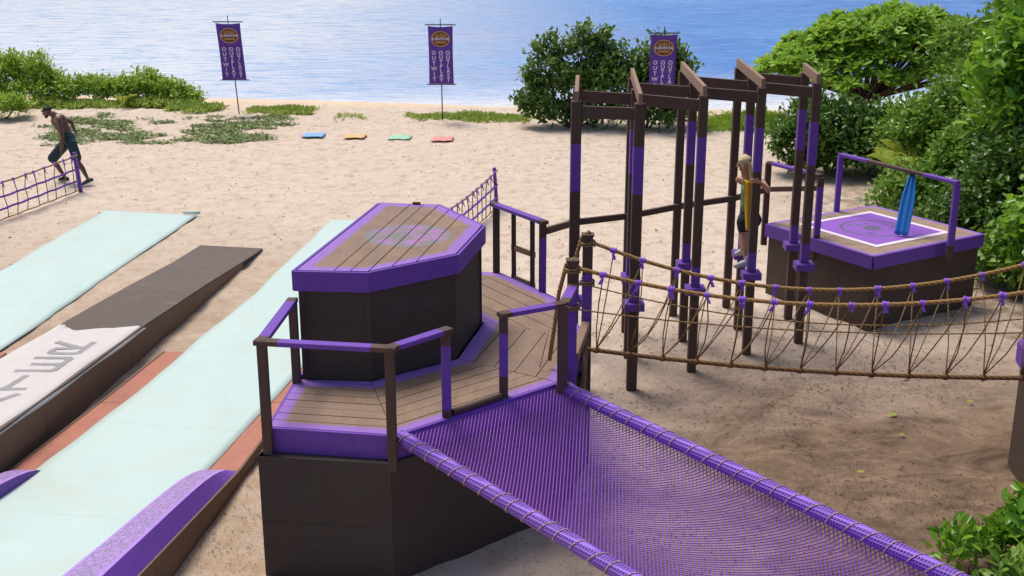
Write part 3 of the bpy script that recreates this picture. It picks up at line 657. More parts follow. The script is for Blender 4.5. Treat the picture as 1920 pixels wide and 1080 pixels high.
# ---------------------------------------------------------------- rope fences
def fence(p0, d, n, label):
    f = thing('rope_fence', (p0.x, p0.y, 0), label, 'fence', 'rope fences along the lanes')
    LN = n*.34
    for t in (0, LN+.1): MB().beam(p0+d*t+V((0, 0, -.15)), p0+d*t+V((-.06, 0, .85)), .07, .09, (0, 1, 0)).build('fence_post', 'purple', f)
    for z, rr, mt, sg in ((.79, .017, 'rope', .05), (.50, .022, 'purple', .03), (.25, .022, 'purple', .02), (.03, .013, 'rope', .0)):
        MB().tube([p0+d*(LN*i/24)+V((0, 0, z-sg*4*(i/24)*(1-i/24)+.008*math.sin(i*1.9+z*9))) for i in range(25)], rr, 7).build('fence_rope', mt, f, True)
    r = random.Random(5)
    for k in range(n):
        q = p0+d*(.2+k*.34); j = [r.uniform(-.05, .05) for _ in range(4)]; tt = (.2+k*.34)/LN; zt = .79-.05*4*tt*(1-tt)
        MB().tube([q+d*j[0]+V((0, 0, .03)), q+d*j[1]+V((0, 0, .25)), q+d*j[2]+V((0, 0, .5)), q+d*j[3]+V((0, 0, zt))], .010, 5).build('vertical_cord', 'cord' if k % 2 else 'darkrope', f, True)
        z = q+d*j[3]+V((0, 0, zt)); MB().tube([z+d*-.04, z+V((0, 0, .01)), z+d*.04], [.018, .034, .018], 6).tube([z, z+V((.03, -.03, -.05)), z+V((.05, -.04, -.10))], [.016, .012, .006], 5).build('ribbon_tie', 'ribbon', f, True)
fd = V((-.235, -.972, 0))
fence(V((-9.38, 26.13, 0)), fd, 13, 'purple-posted rope fence that the man in black shorts runs past')
fence(V((-.30, 24.5, 0)), fd, 11, 'purple-posted rope fence running up behind the tower')

# ---------------------------------------------------------------- banners
M['banner'] = plain('purple_banner_cloth', (.125, .05, .36), .8, .12, 6); M['gold'] = plain('gold_print', (.50, .30, .09), .7); M['maroon'] = plain('maroon_print', (.17, .05, .05), .8); M['ink'] = plain('white_print', (.72, .66, .78), .8, .05)
M['pole'] = plain('dark_pole', (.05, .035, .03), .7)
def text_mesh(body, size, align='CENTER', line=1.0):
    cu = bpy.data.curves.new('txt', 'FONT'); cu.body = body; cu.size = size; cu.align_x = align; cu.space_line = line; cu.extrude = .0015; cu.offset = size*.025; cu.resolution_u = 2
    o = bpy.data.objects.new('txt', cu); COL.objects.link(o); dg = bpy.context.evaluated_depsgraph_get(); me = bpy.data.meshes.new_from_object(o.evaluated_get(dg)); bpy.data.objects.remove(o); return me
def banner(base, lean, ph, label):
    r = thing('cloth_banner', base, label, 'banner', 'banners along the shore'); wv = lambda x, z: .009*math.sin(x*7+ph)+.008*math.sin(z*4+ph*2)
    W2, H2, zt = .35, 1.62, 2.66; X = lambda z: lean*(z/2.8)
    MB().tube([base, base+V((X(2.86), .02, 2.86))], [.018, .012], 7).build('pole', 'pole', r)
    for z, hw_ in ((zt+.03, .43), (zt-H2-.02, .42)): MB().tube([base+V((X(z)-hw_, -.015, z)), base+V((X(z)+hw_, -.015, z))], .016, 7).build('cross_bar', 'pole', r)
    sk = lambda x, z: base+V((X(z)+x, -.035+wv(x, z), z))
    P = []
    for i in range(23):
        t = i/22; z = zt-H2*t; P.append([sk((j/10*2-1)*W2*(1-.03*math.sin(t*3.1)), z-(.035*(1-(j/5-1)**2) if i == 0 else 0)) for j in range(11)])
    sheet('banner_cloth', 'banner', P, .006, r)
    def put(me, x0, z0, name, mt, parent=None):
        parent = parent or r
        me.materials.clear(); me.materials.append(M[mt])
        for v_ in me.vertices:
            x, z = v_.co.x+x0, v_.co.y+z0; q = sk(x, z)-base; v_.co = (q.x, q.y-.0075-v_.co.z*2, q.z)
        o = bpy.data.objects.new(name, me); COL.objects.link(o); o.parent = parent; return o
    for x0, word in ((-.20, 'OUTWIT'), (.0, 'OUTPLAY'), (.20, 'OUTLAST')):
        put(text_mesh('\n'.join(word), .155, 'CENTER', .82 if len(word) > 6 else .95), x0, zt-.80, 'lettering', 'ink')
    def disc(rx_, ry_, cx, cz, name, mt, dz, inner=0, parent=None):
        s = MB(); n = 28; o_ = [(rx_*math.cos(2*math.pi*i/n), ry_*math.sin(2*math.pi*i/n), dz) for i in range(n)]
        if inner: s.add(o_+[(a*inner, c_*inner, d_) for a, c_, d_ in o_], [(i, (i+1) % n, n+(i+1) % n, n+i) for i in range(n)])
        else: s.add(o_, [tuple(range(n))])
        return put(s.mesh(name), cx, cz, name, mt, parent)
    em = disc(.25, .20, 0, zt-.36, 'emblem', 'maroon', .004); disc(.27, .22, 0, zt-.36, 'emblem_ring', 'gold', .006, .87, em)
    s = MB()
    for k in range(5): s.add([(-.15+k*.066, .05, .008), (-.105+k*.066, .05, .008), (-.11+k*.066, .13+.03*(1-abs(k-2)/2), .008), (-.14+k*.066, .12+.03*(1-abs(k-2)/2), .008)], [(0, 1, 2, 3)])
    put(s.mesh('emblem_figures'), 0, zt-.36, 'emblem_figures', 'gold', em)
    s = MB(); s.add([(-.235, -.045, .008), (.235, -.045, .008), (.235, .045, .008), (-.235, .045, .008)], [(0, 1, 2, 3)]); put(s.mesh('emblem_band'), 0, zt-.36, 'emblem_band', 'maroon', em)
    tm = text_mesh('SURVIVOR', .105)
    for v_ in tm.vertices: v_.co.z = v_.co.z+.012
    put(tm, 0, zt-.395, 'emblem_text', 'ink', em)
    s = MB(); s.add([(-.15, -.115, .008), (.15, -.115, .008), (.15, -.07, .008), (-.15, -.07, .008)], [(0, 1, 2, 3)]); put(s.mesh('emblem_scroll'), 0, zt-.36, 'emblem_scroll', 'gold', em)
banner(V((-8.05, 36.1, .05)), -.16, .4, 'purple banner on a leaning pole above the vine-covered sand')
banner(V((-2.0, 35.16, .05)), -.02, 1.6, 'purple banner on an upright pole standing in open sand, clear of any bush')
banner(V((4.02, 33.3, 0)), .05, 3.1, 'purple banner standing in front of the dark green bush')

# ---------------------------------------------------------------- folded mats on the sand
def fmat(u0, u1, v, col, label, seed):
    a, b_ = G(u0, v), G(u1, v); c = (a+b_)/2; nm = label.split()[0]; M['mat'+nm] = plain(nm+'_mat_cloth', col, .75, .25, 14); r = random.Random(seed); W_ = (b_-a).length/2; P = []
    for i in range(9):
        P.append([(c.x+W_*(j/8*2-1)*(1-.12*(i/8))+.05*(i/8), c.y+(i/8*2-1)*.30+.03*math.sin(j*1.3+seed), .016+.014*abs(math.sin(j*1.1+i*.8+seed))+r.uniform(0, .006)) for j in range(9)])
    o = sheet('cloth_mat', 'mat'+nm, P, .008); tag(o, label, 'mat', 'coloured mats on the sand')
fmat(566, 608, 254.5, (.22, .40, .66), 'blue cloth mat lying crumpled on the beach sand', 1); fmat(645, 685, 256.5, (.64, .43, .20), 'orange cloth mat lying crumpled on the beach sand', 2)
fmat(728, 770, 259, (.32, .55, .40), 'green cloth mat lying crumpled on the beach sand', 3); fmat(808, 849, 262, (.66, .28, .24), 'red cloth mat lying crumpled on the beach sand', 4)

# ---------------------------------------------------------------- people
def organic(name, prims, mt, parent, voxel=.009, smooth=3):
    bm = bmesh.new()
    for p in prims:
        if p[0] == 'c':
            _, a, b_, r0, r1 = p; a, b_ = V(a), V(b_); d = b_-a; l = d.length
            for c_, r in ((a, r0), (b_, r1)): bmesh.ops.create_icosphere(bm, subdivisions=2, radius=r, matrix=Matrix.Translation(c_))
            if l > 1e-4: bmesh.ops.create_cone(bm, cap_ends=True, segments=14, radius1=r0, radius2=r1, depth=l, matrix=Matrix.Translation((a+b_)/2) @ d.to_track_quat('Z', 'Y').to_matrix().to_4x4())
        else:
            _, c_, rad, ax = p; q = V(ax).normalized().to_track_quat('Z', 'Y').to_matrix().to_4x4() if ax else Matrix()
            bmesh.ops.create_icosphere(bm, subdivisions=3, radius=1, matrix=Matrix.Translation(V(c_)) @ q @ Matrix.Diagonal((*rad, 1)))
    me = bpy.data.meshes.new(name); bm.to_mesh(me); bm.free(); o = bpy.data.objects.new(name, me); COL.objects.link(o)
    md = o.modifiers.new('r', 'REMESH'); md.mode = 'VOXEL'; md.voxel_size = voxel
    sm = o.modifiers.new('s', 'SMOOTH'); sm.iterations = smooth; sm.factor = .5
    dg = bpy.context.evaluated_depsgraph_get(); m2 = bpy.data.meshes.new_from_object(o.evaluated_get(dg)); bpy.data.objects.remove(o)
    off = parent.location if parent else V((0, 0, 0)); m2.transform(Matrix.Translation(-off)); m2.name = name; m2.materials.clear(); m2.materials.append(M[mt])
    m2.polygons.foreach_set('use_smooth', [True]*len(m2.polygons)); ob = bpy.data.objects.new(name, m2); COL.objects.link(ob); ob.parent = parent; return ob
def hand(wrist, d, nrm, curl=.5, sc=1.0, thumb=1):
    d = V(d).normalized(); nrm = V(nrm); nrm = (nrm-d*nrm.dot(d)).normalized(); sd = d.cross(nrm)*thumb; w = V(wrist); out = []
    out.append(('c', w, w+d*.045*sc, .021*sc, .025*sc))
    for k in range(4):
        b0 = w+d*.03*sc+sd*(k-1.5)*.012*sc; k1 = w+d*.085*sc+sd*(k-1.5)*.0185*sc; ln = (.036, .042, .040, .032)[k]*sc
        d1 = (d*math.cos(curl)+nrm*math.sin(curl)); d2 = (d*math.cos(curl*2.1)+nrm*math.sin(curl*2.1)); k2 = k1+d1*ln; k3 = k2+d2*ln*.85
        out += [('c', b0, k1, .0125*sc, .0105*sc), ('c', k1, k2, .0095*sc, .0085*sc), ('c', k2, k3, .0085*sc, .0075*sc)]
    t0 = w+d*.025*sc+sd*.026*sc; t1 = t0+(d*.6+sd*.8+nrm*.2).normalized()*.04*sc; t2_ = t1+(d*.9+sd*.2+nrm*.35).normalized()*.03*sc
    out += [('c', w+d*.015*sc, t0, .014*sc, .0125*sc), ('c', t0, t1, .0125*sc, .0105*sc), ('c', t1, t2_, .0105*sc, .0085*sc)]
    return out
def head(c, fwd, up, sc=1.0):
    c, fwd, up = V(c), V(fwd).normalized(), V(up); up = (up-fwd*up.dot(fwd)).normalized(); sd = fwd.cross(up)
    return [('e', c+up*.02*sc-fwd*.012*sc, (.074*sc, .092*sc, .095*sc), None), ('c', c+fwd*.03*sc+up*.01*sc, c+fwd*.052*sc-up*.085*sc, .066*sc, .038*sc), ('c', c+fwd*.082*sc+up*.012*sc, c+fwd*.104*sc-up*.022*sc, .010*sc, .016*sc),
            ('c', c+fwd*.078*sc+up*.03*sc+sd*.03*sc, c+fwd*.078*sc+up*.03*sc-sd*.03*sc, .017*sc, .017*sc), ('c', c+fwd*.074*sc-up*.052*sc+sd*.015*sc, c+fwd*.074*sc-up*.052*sc-sd*.015*sc, .015*sc, .015*sc),
            ('e', c+sd*.076*sc-fwd*.008*sc, (.012*sc, .020*sc, .030*sc), None), ('e', c-sd*.076*sc-fwd*.008*sc, (.012*sc, .020*sc, .030*sc), None)], fwd, up, sd
def skin(name, col):
    m, nt, b = mat(name); n = noise(nt, pos(nt), 18, 4); L(nt, mix(nt, n, scl(col, .85), scl(col, 1.15)), b.inputs['Base Color']); b.inputs['Roughness'].default_value = .42
    b.inputs['Subsurface Weight'].default_value = .12; b.inputs['Subsurface Radius'].default_value = (.02, .008, .004); return m
M['skin_d'] = skin('dark_brown_skin', (.115, .058, .04)); M['skin_t'] = skin('tanned_skin', (.44, .22, .13))
M['black'] = plain('black_cloth', (.018, .019, .024), .85, .3, 20); M['teal_black'] = plain('dark_teal_cloth', (.02, .045, .055), .85, .3, 15); M['hair_k'] = plain('black_hair', (.012, .011, .011), .7, .3, 40)
M['shoe'] = plain('dark_shoe', (.035, .055, .045), .7); M['sole'] = plain('pale_sole', (.6, .58, .55), .7); M['sock'] = plain('grey_sock', (.5, .5, .48), .9)
M['eye'] = plain('eye', (.03, .02, .018), .2, .05)
def foot(heel, toe, z=None): return [('c', heel, toe, .042, .034), ('c', V(heel).lerp(V(toe), .35)+V((0, 0, .022)), V(toe)+V((0, 0, .004)), .044, .030)]
# running man
mr = thing('person', tuple(G(140, 346)), 'shirtless man in black shorts and cap running across the sand', 'person')
Y0 = 27.0
hipN, hipF = PY(134, 268, Y0-.10), PY(124, 267, Y0+.11)
kneN, ankN = PY(147, 305, Y0-.16), PY(164, 334, 26.78); kneF, ankF = PY(97, 299, Y0+.14), PY(121, 331, Y0+.22)
toeN = G(154, 349); toeN.z = .035; heelN = PY(172, 337, toeN.y+.12); toeF = G(112, 339); toeF.z = .04; heelF = PY(127, 336, toeF.y+.03); heelF.z = .045
pel, wst, chs, nek = PY(129, 262, Y0), PY(121, 246, Y0), PY(110, 226, Y0), PY(99, 214, Y0)
shN, shF = PY(111, 224, Y0-.20), PY(105, 217, Y0+.19); elN, wrN = PY(117, 258, Y0-.28), PY(115, 284, Y0-.27); elF, wrF = PY(134, 229, Y0+.30), PY(140, 245, Y0+.22)
hc = PY(89, 210, Y0)
hp_, fw, up, sd = head(hc, (-.96, -.12, -.22), (-.3, 0, 1), 1.08)
pr = hp_+[('c', hc+V((.02, 0, -.03)), nek, .058, .062), ('c', nek, chs, .075, .11), ('e', chs, (.135, .175, .15), (wst-chs)), ('e', chs.lerp(wst, .5), (.12, .16, .17), (wst-chs)), ('e', wst, (.105, .145, .13), (pel-wst)), ('e', pel, (.12, .155, .11), None),
    ('c', chs+V((0, -.08, .03)), shN, .085, .072), ('c', chs+V((0, .08, .03)), shF, .085, .072), ('c', shN, shN.lerp(elN, .45), .066, .060), ('c', shN.lerp(elN, .45), elN, .060, .042), ('c', elN, elN.lerp(wrN, .35), .045, .045), ('c', elN.lerp(wrN, .35), wrN, .045, .029),
    ('c', shF, elF, .062, .042), ('c', elF, wrF, .044, .029), ('c', hipN, kneN, .09, .056), ('c', kneN, kneN.lerp(ankN, .35)+V((.01, 0, .01)), .054, .058), ('c', kneN.lerp(ankN, .35)+V((.01, 0, .01)), ankN, .058, .034), ('c', ankN, heelN, .036, .036),
    ('c', hipF, kneF, .09, .056), ('c', kneF, kneF.lerp(ankF, .35)+V((.02, 0, 0)), .054, .058), ('c', kneF.lerp(ankF, .35)+V((.02, 0, 0)), ankF, .058, .034), ('c', ankF, heelF, .036, .036)]
pr += hand(wrN, (-.05, -.05, -1), (-.8, 0, 0), .4, 1, 1)+hand(wrF, (.5, -.1, -.8), (-.7, 0, -.4), .5, 1, -1)
organic('body', pr, 'skin_d', mr, .008)
organic('shorts', [('e', pel+V((0, 0, .015)), (.14, .175, .13), None), ('c', hipN, hipN.lerp(kneN, .75), .115, .105), ('c', hipF, hipF.lerp(kneF, .92), .125, .115), ('c', pel+V((0, -.05, .05)), pel+V((0, .05, .05)), .13, .13)], 'teal_black', mr, .010)
organic('cap', [('e', hc+up*.055-fw*.008, (.090, .098, .075), None), ('c', hc+up*.05+fw*.07+sd*.03, hc+up*.045+fw*.125, .028, .012), ('c', hc+up*.05+fw*.07-sd*.03, hc+up*.045+fw*.125, .028, .012)], 'hair_k', mr, .008)
organic('beard', [('c', hc+fw*.055-up*.088+sd*.02, hc+fw*.055-up*.088-sd*.02, .030, .030), ('c', hc+fw*.0-up*.06+sd*.055, hc+fw*.05-up*.085, .02, .026), ('c', hc+fw*.0-up*.06-sd*.055, hc+fw*.05-up*.085, .02, .026)], 'hair_k', mr, .008)
for a, z in ((heelN, toeN), (heelF, toeF)):
    so = organic('shoe', foot(a, z), 'shoe', mr, .009); d = (z-a).normalized(); dn = d.cross(V((0, 1, 0))); dn = dn if dn.z < 0 else -dn
    MB().beam(a+dn*.04-d*.03, z+dn*.03+d*.03, .075, .016, -dn).build('sole', 'sole', so)
for k in (-1, 1): MB().tube([hc+fw*.084+up*.008+sd*(.030*k-.008), hc+fw*.084+up*.008+sd*(.030*k+.008)], .007, 6).build('eye', 'eye', mr)
# woman on the frame
mw = thing('person', (3.28, 16.45, 1.17), 'woman in green and yellow top and black shorts clinging to a frame post', 'person')
M['green_top'] = plain('green_vest', (.16, .30, .15), .85, .3, 10); M['blond'] = plain('blond_hair', (.58, .45, .24), .6, .35, 60); M['band'] = plain('dark_buff', (.04, .045, .09), .85)
Yw = 16.42
hc = PY(1396, 309, Yw-.05); hp_, fw, up, sd = head(hc, (-.72, -.55, -.38), (-.1, 0, 1), .95)
nek = PY(1403, 331, Yw); chs = PY(1406, 354, Yw+.02); wst = PY(1405, 386, Yw+.03); pel = PY(1405, 410, Yw+.02)
hL, hR = pel+V((-.085, -.05, -.03)), pel+V((.085, .05, -.03)); kL, aL = PY(1396, 447, Yw-.12), PY(1400, 490, 16.20); kR, aR = PY(1393, 445, Yw+.18), PY(1392, 474, 16.80)
aL.z = max(aL.z, 1.25); aR.z = max(aR.z, 1.25)
shA, shB = chs+V((.14, -.08, .11)), chs+V((-.13, .10, .11)); elA = PY(1441, 357, 16.18); wrA = PY(1424, 341, 15.94); elB = V((3.33, 16.74, 2.18)); wrB = V((3.33, 16.90, 2.34))
pr = hp_+[('c', hc-up*.03-fw*.02, nek, .05, .052), ('c', nek, chs, .06, .09), ('e', chs, (.14, .10, .13), (.05, 0, 1)), ('e', wst, (.115, .09, .12), None), ('e', pel, (.15, .12, .12), None), ('c', chs+V((0, 0, .06)), shA, .07, .056), ('c', chs+V((0, 0, .06)), shB, .07, .056),
    ('c', shA, elA, .05, .036), ('c', elA, wrA, .037, .025), ('c', shB, elB, .05, .036), ('c', elB, wrB, .037, .025), ('c', hL, kL, .088, .054), ('c', kL, kL.lerp(aL, .35), .052, .054), ('c', kL.lerp(aL, .35), aL, .054, .033),
    ('c', hR, kR, .088, .054), ('c', kR, kR.lerp(aR, .35), .052, .054), ('c', kR.lerp(aR, .35), aR, .054, .033)]
pr += hand(wrA, (-.95, .05, .15), (0, 1, 0), .6, .92, -1)+hand(wrB, (-.2, .5, .8), (-.3, .9, 0), .7, .92, 1)
organic('body', pr, 'skin_t', mw, .008)
organic('vest', [('e', chs, (.152, .112, .14), (.05, 0, 1)), ('e', wst, (.128, .102, .13), None), ('c', chs, wst, .115, .105), ('c', chs+V((-.07, 0, .04)), nek+V((-.05, 0, -.04)), .035, .025), ('c', chs+V((.07, 0, .04)), nek+V((.05, 0, -.04)), .035, .025)], 'green_top', mw, .010)
organic('shorts', [('e', pel, (.162, .132, .125), None), ('c', hL, hL.lerp(kL, .42), .10, .09), ('c', hR, hR.lerp(kR, .42), .10, .09)], 'black', mw, .010)
organic('hair', [('e', hc+up*.045-fw*.03, (.092, .095, .085), None), ('c', hc-fw*.07+up*.02, hc-fw*.06-up*.16, .055, .03), ('c', hc+sd*.075-fw*.01, hc+sd*.07-up*.19+fw*.03, .025, .015), ('c', hc-sd*.075-fw*.01, hc-sd*.075-up*.20+fw*.04, .025, .013), ('c', hc+fw*.05+up*.085, hc+fw*.09+up*.02+sd*.05, .028, .012), ('c', hc+fw*.05+up*.085, hc+fw*.088-sd*.055, .026, .010), ('c', hc-fw*.02+up*.10+sd*.03, hc-fw*.07+up*.12, .03, .015)], 'blond', mw, .008)
s = MB(); s.tube([hc+up*.055+(fw*math.cos(a)+sd*math.sin(a))*.096-fw*.015 for a in np.linspace(1.7, 4.6, 14)], .012, 6); s.build('headband', 'band', mw, True)
for a, tz in ((aL, V((aL.x-.17, aL.y-.10, 1.215))), (aR, V((aR.x-.10, aR.y-.08, 1.215)))):
    organic('shoe', foot(V((a.x+.02, a.y+.01, 1.215)), tz), 'sock', mw, .009); organic('sock', [('c', a, V((a.x+.01, a.y, 1.30)), .04, .042)], 'sock', mw, .009)
for k in (-1, 1): MB().tube([hc+fw*.078+up*.008+sd*(.030*k-.008), hc+fw*.078+up*.008+sd*(.030*k+.008)], .007, 6).build('eye', 'eye', mw)
M['yellow'] = plain('yellow_cloth', (.74, .40, .02), .7, .12, 7)
P = []
for i in range(16):
    t = i/15; a = PY(1395+t*4, 337+t*95, 16.20); b_ = PY(1411+t*1.5, 341+t*92, 16.12); P.append([a.lerp(b_, j/6)+V((0, .022*math.sin(j*1.6+t*2), 0)) for j in range(7)])
o = sheet('hanging_cloth', 'yellow', P, .010); tag(o, 'bright yellow cloth hanging down in front of the clinging woman', 'cloth')

# ---------------------------------------------------------------- vegetation
def leaf_mat(name, dark, mid, light, trans=.35, rough=.45):
    m = bpy.data.materials.new(name); m.use_nodes = True; nt = m.node_tree; b = nt.nodes['Principled BSDF']; out = nt.nodes['Material Output']
    at = nt.nodes.new('ShaderNodeAttribute'); at.attribute_name = 'rnd'; c = ramp(nt, at.outputs['Fac'], [(0, dark), (.5, mid), (1, light)])
    L(nt, c, b.inputs['Base Color']); b.inputs['Roughness'].default_value = rough; b.inputs['Specular IOR Level'].default_value = .4
    tr = nt.nodes.new('ShaderNodeBsdfTranslucent'); L(nt, mix(nt, .5, c, light), tr.inputs[0]); mx = nt.nodes.new('ShaderNodeMixShader'); mx.inputs[0].default_value = trans
    L(nt, b.outputs[0], mx.inputs[1]); L(nt, tr.outputs[0], mx.inputs[2]); L(nt, mx.outputs[0], out.inputs[0]); return m
M['leaf_helio'] = leaf_mat('heliotrope_leaf', (0.17, 0.32, 0.03), (0.29, 0.5, 0.05), (0.44, 0.62, 0.09))
M['leaf_dark'] = leaf_mat('dark_leaf', (0.035, 0.095, 0.016), (0.08, 0.175, 0.026), (0.18, 0.3, 0.045), .25, .35)
M['leaf_mid'] = leaf_mat('mid_leaf', (0.06, 0.15, 0.015), (0.14, 0.28, 0.03), (0.28, 0.44, 0.055), .3)
M['leaf_bush'] = leaf_mat('bush_leaf', (0.05, 0.12, 0.025), (0.11, 0.21, 0.04), (0.24, 0.36, 0.08), .25)
M['leaf_big'] = leaf_mat('glossy_leaf', (0.06, 0.18, 0.012), (0.14, 0.34, 0.025), (0.32, 0.52, 0.045), .35, .3)
M['leaf_bright'] = leaf_mat('bright_leaf', (0.19, 0.32, 0.03), (0.31, 0.48, 0.05), (0.46, 0.58, 0.09), .35)
M['leaf_yellow'] = leaf_mat('yellow_frond', (0.16, 0.27, 0.03), (0.28, 0.4, 0.05), (0.44, 0.46, 0.08), .35)
M['leaf_grass'] = leaf_mat('dune_grass', (0.24, 0.36, 0.05), (0.36, 0.5, 0.08), (0.52, 0.58, 0.15), .3, .6)
M['leaf_vine'] = leaf_mat('beach_vine', (0.16, 0.22, 0.08), (0.25, 0.32, 0.12), (0.36, 0.42, 0.18), .2, .6)
M['litter'] = leaf_mat('dry_litter', (.05, .035, .025), (.11, .075, .05), (.24, .17, .11), .05, .8)
M['bark'] = wood('bark', (.15, .105, .08), .4, .9, (4, 4, .8))
def unit(a): return a/np.maximum(np.linalg.norm(a, axis=-1, keepdims=True), 1e-6)
def leaves(name, C, Dr, Nn, Ln, asp, mt, parent, rnd, droop=.12, fold=.12, kind=None, wide=.45):
    n = len(C); Dr = unit(Dr); S = unit(np.cross(Dr, Nn)); Nn = np.cross(S, Dr); Ln = np.asarray(Ln)[:, None]; Wd = Ln*asp
    pts = [C, C+Dr*Ln*.33+S*Wd*wide*.85+Nn*Wd*fold, C+Dr*Ln*.70+S*Wd*wide+Nn*Wd*fold-Nn*Ln*droop*.4, C+Dr*Ln-Nn*Ln*droop, C+Dr*Ln*.70-S*Wd*wide+Nn*Wd*fold-Nn*Ln*droop*.4, C+Dr*Ln*.33-S*Wd*wide*.85+Nn*Wd*fold]
    vs = np.stack(pts, 1).reshape(-1, 3)
    if parent is not None: vs = vs-np.array(parent.location)
    i0 = np.arange(n)*6; fs = np.stack([np.stack([i0, i0+1, i0+2, i0+3], -1), np.stack([i0, i0+3, i0+4, i0+5], -1)], 1).reshape(-1, 4)
    me = bpy.data.meshes.new(name); np_mesh(me, vs, fs, True); at = me.attributes.new('rnd', 'FLOAT', 'FACE'); at.data.foreach_set('value', np.repeat(np.clip(rnd, 0, 1), 2).astype(np.float32))
    me.materials.append(M[mt]); o = bpy.data.objects.new(name, me); COL.objects.link(o)
    if parent is not None: o.parent = parent
    if kind: o['kind'] = kind
    return o
def shrub(name, label, cat_, base, lobes, nclu, lpc, Ln, asp, mt, seed, group=None, sig=.12, upb=.35, branch=1, thick=.03, trunk='stem', droop=.12):
    R = np.random.RandomState(seed); root = thing(name, V((base[0], base[1], 0)), label, cat_, group); b0 = V((base[0], base[1], -.05))
    vol = np.array([l[3]*l[4]*l[5] for l in lobes])**.67; vol = vol/vol.sum(); Cs, Os, Rs = [], [], []
    s = MB()
    for li, (dx, dy, dz, rx_, ry_, rz_) in enumerate(lobes):
        k = max(3, int(nclu*vol[li])); u = R.normal(size=(k, 3)); u[:, 2] = np.where(u[:, 2] < -.25*np.abs(u[:, 0]), -u[:, 2], u[:, 2]); u = unit(u); rad = R.uniform(.5, 1.08, (k, 1))
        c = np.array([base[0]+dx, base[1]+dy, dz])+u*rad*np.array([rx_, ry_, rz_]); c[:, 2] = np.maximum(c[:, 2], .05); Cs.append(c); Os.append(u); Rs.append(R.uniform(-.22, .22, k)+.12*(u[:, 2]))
        ctr = V((base[0]+dx, base[1]+dy, dz)); mid_ = b0.lerp(ctr, .5)+V((R.uniform(-.15, .15), R.uniform(-.15, .15), 0)); s.tube([b0+V((dx*.1, dy*.1, 0)), mid_, ctr], [thick, thick*.75, thick*.45], 6)
        for q in range(min(k, 5*branch)): s.tube([mid_.lerp(ctr, R.uniform(.3, 1)), ctr.lerp(V(c[q]), .6), V(c[q])], [thick*.4, thick*.28, thick*.12], 4)
    s.build(trunk, 'bark', root, True)
    C = np.concatenate(Cs); O = np.concatenate(Os); RR = np.concatenate(Rs); n = len(C)
    C2 = np.repeat(C, lpc, 0)+R.normal(size=(n*lpc, 3))*sig; O2 = np.repeat(O, lpc, 0); m_ = n*lpc
    Dr = O2*.55+R.normal(size=(m_, 3))*.75+np.array([0, 0, upb]); Nn = O2*.6+R.normal(size=(m_, 3))*.45+np.array([0, 0, .9]); C2[:, 2] = np.maximum(C2[:, 2], .03)
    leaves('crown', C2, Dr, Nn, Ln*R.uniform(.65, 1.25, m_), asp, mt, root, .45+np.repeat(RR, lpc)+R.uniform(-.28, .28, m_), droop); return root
# two big bushes on the shore
shrub('shore_bush', 'tall ragged dark green bush on the shore, left of the banner before it', 'bush', (1.75, 34.4), [(-.3, -.2, .32, 1.1, .6, .42), (.7, -.2, .3, .8, .6, .4), (-.85, 0, 1.75, .42, .5, .55), (-1.0, -.1, .75, .55, .6, .6), (.15, .1, 2.05, .40, .5, .55), (.55, .1, 2.2, .22, .3, .35), (-.2, 0, 1.1, .9, .7, .85), (.7, .0, 1.0, .8, .7, .8), (.9, .1, 1.75, .4, .5, .4), (-.75, 0, 2.3, .13, .2, .22), (-.45, 0, 2.15, .12, .2, .2), (.2, 0, 2.62, .14, .2, .18), (.75, 0, 2.48, .1, .2, .14), (-1.35, 0, 1.4, .2, .3, .2), (-1.3, 0, .6, .3, .3, .25)], 235, 32, .16, .6, 'leaf_bush', 1, sig=.11)
shrub('shore_bush', 'rounded dark green bush on the shore behind the third banner', 'bush', (3.75, 34.3), [(.2, -.2, .3, 1.2, .6, .4), (-.5, 0, 1.2, .7, .7, .8), (.35, .1, 1.55, .75, .7, .75), (.9, 0, .95, .7, .65, .75), (.0, -.1, .6, 1.1, .7, .6), (.5, .1, 2.0, .35, .4, .35), (.2, 0, 2.3, .12, .2, .15), (1.2, 0, 1.5, .2, .3, .25), (-.75, 0, 1.95, .2, .3, .25)], 225, 32, .15, .6, 'leaf_bush', 2, sig=.11)
# heliotrope tree: umbrella crown of leaf rosettes
R = np.random.RandomState(5); ht_ = thing('beach_tree', V((9.9, 34.6, 0)), 'spreading umbrella-shaped tree with bright green leaf rosettes on the shore', 'tree'); tb = V((9.9, 34.6, -.1)); s = MB(); Cs, Us, Sh = [], [], []
clumps = []
for k_ in range(64):
    a_ = k_*2.39996; q_ = math.sqrt((k_+.5)/64); ux_, uy_ = q_*math.cos(a_), q_*math.sin(a_)
    clumps.append((.55+3.3*ux_+R.uniform(-.15, .15), 1.6*uy_, 1.38+1.45*(1-q_**2.4)+.18*ux_+R.uniform(-.12, .14)-.25*(uy_ < -.5), R.uniform(.42, .62), R.uniform(.2, .3)))
for cx, cy, cz, cr, chh in clumps:
    k = int(75*cr*cr); a = R.uniform(0, 6.28, k); q = np.sqrt(R.uniform(0, 1, k)); p = np.stack([9.9+cx+cr*q*np.cos(a), 34.6+cy+cr*q*np.sin(a), cz+chh*(1-q*q)+R.normal(size=k)*.05], -1); Cs.append(p); Us.append(unit(np.stack([q*np.cos(a)*.7, q*np.sin(a)*.7, np.full(k, 1.0)], -1))); Sh.append(R.uniform(-.15, .15, k))
    e = V((9.9+cx, 34.6+cy, cz)); m1 = tb+V((cx*.18, cy*.18, .95)); m2 = V((9.9+cx*.62, 34.6+cy*.62, cz*.72+.15)); s.tube([tb+V((0, 0, .5)), m1, m2, e], [.07, .045, .03, .016], 6)
    for q_ in range(3): s.tube([m2.lerp(e, .5), e.lerp(V(p[q_]), .5), V(p[q_])], [.028, .02, .012], 5)
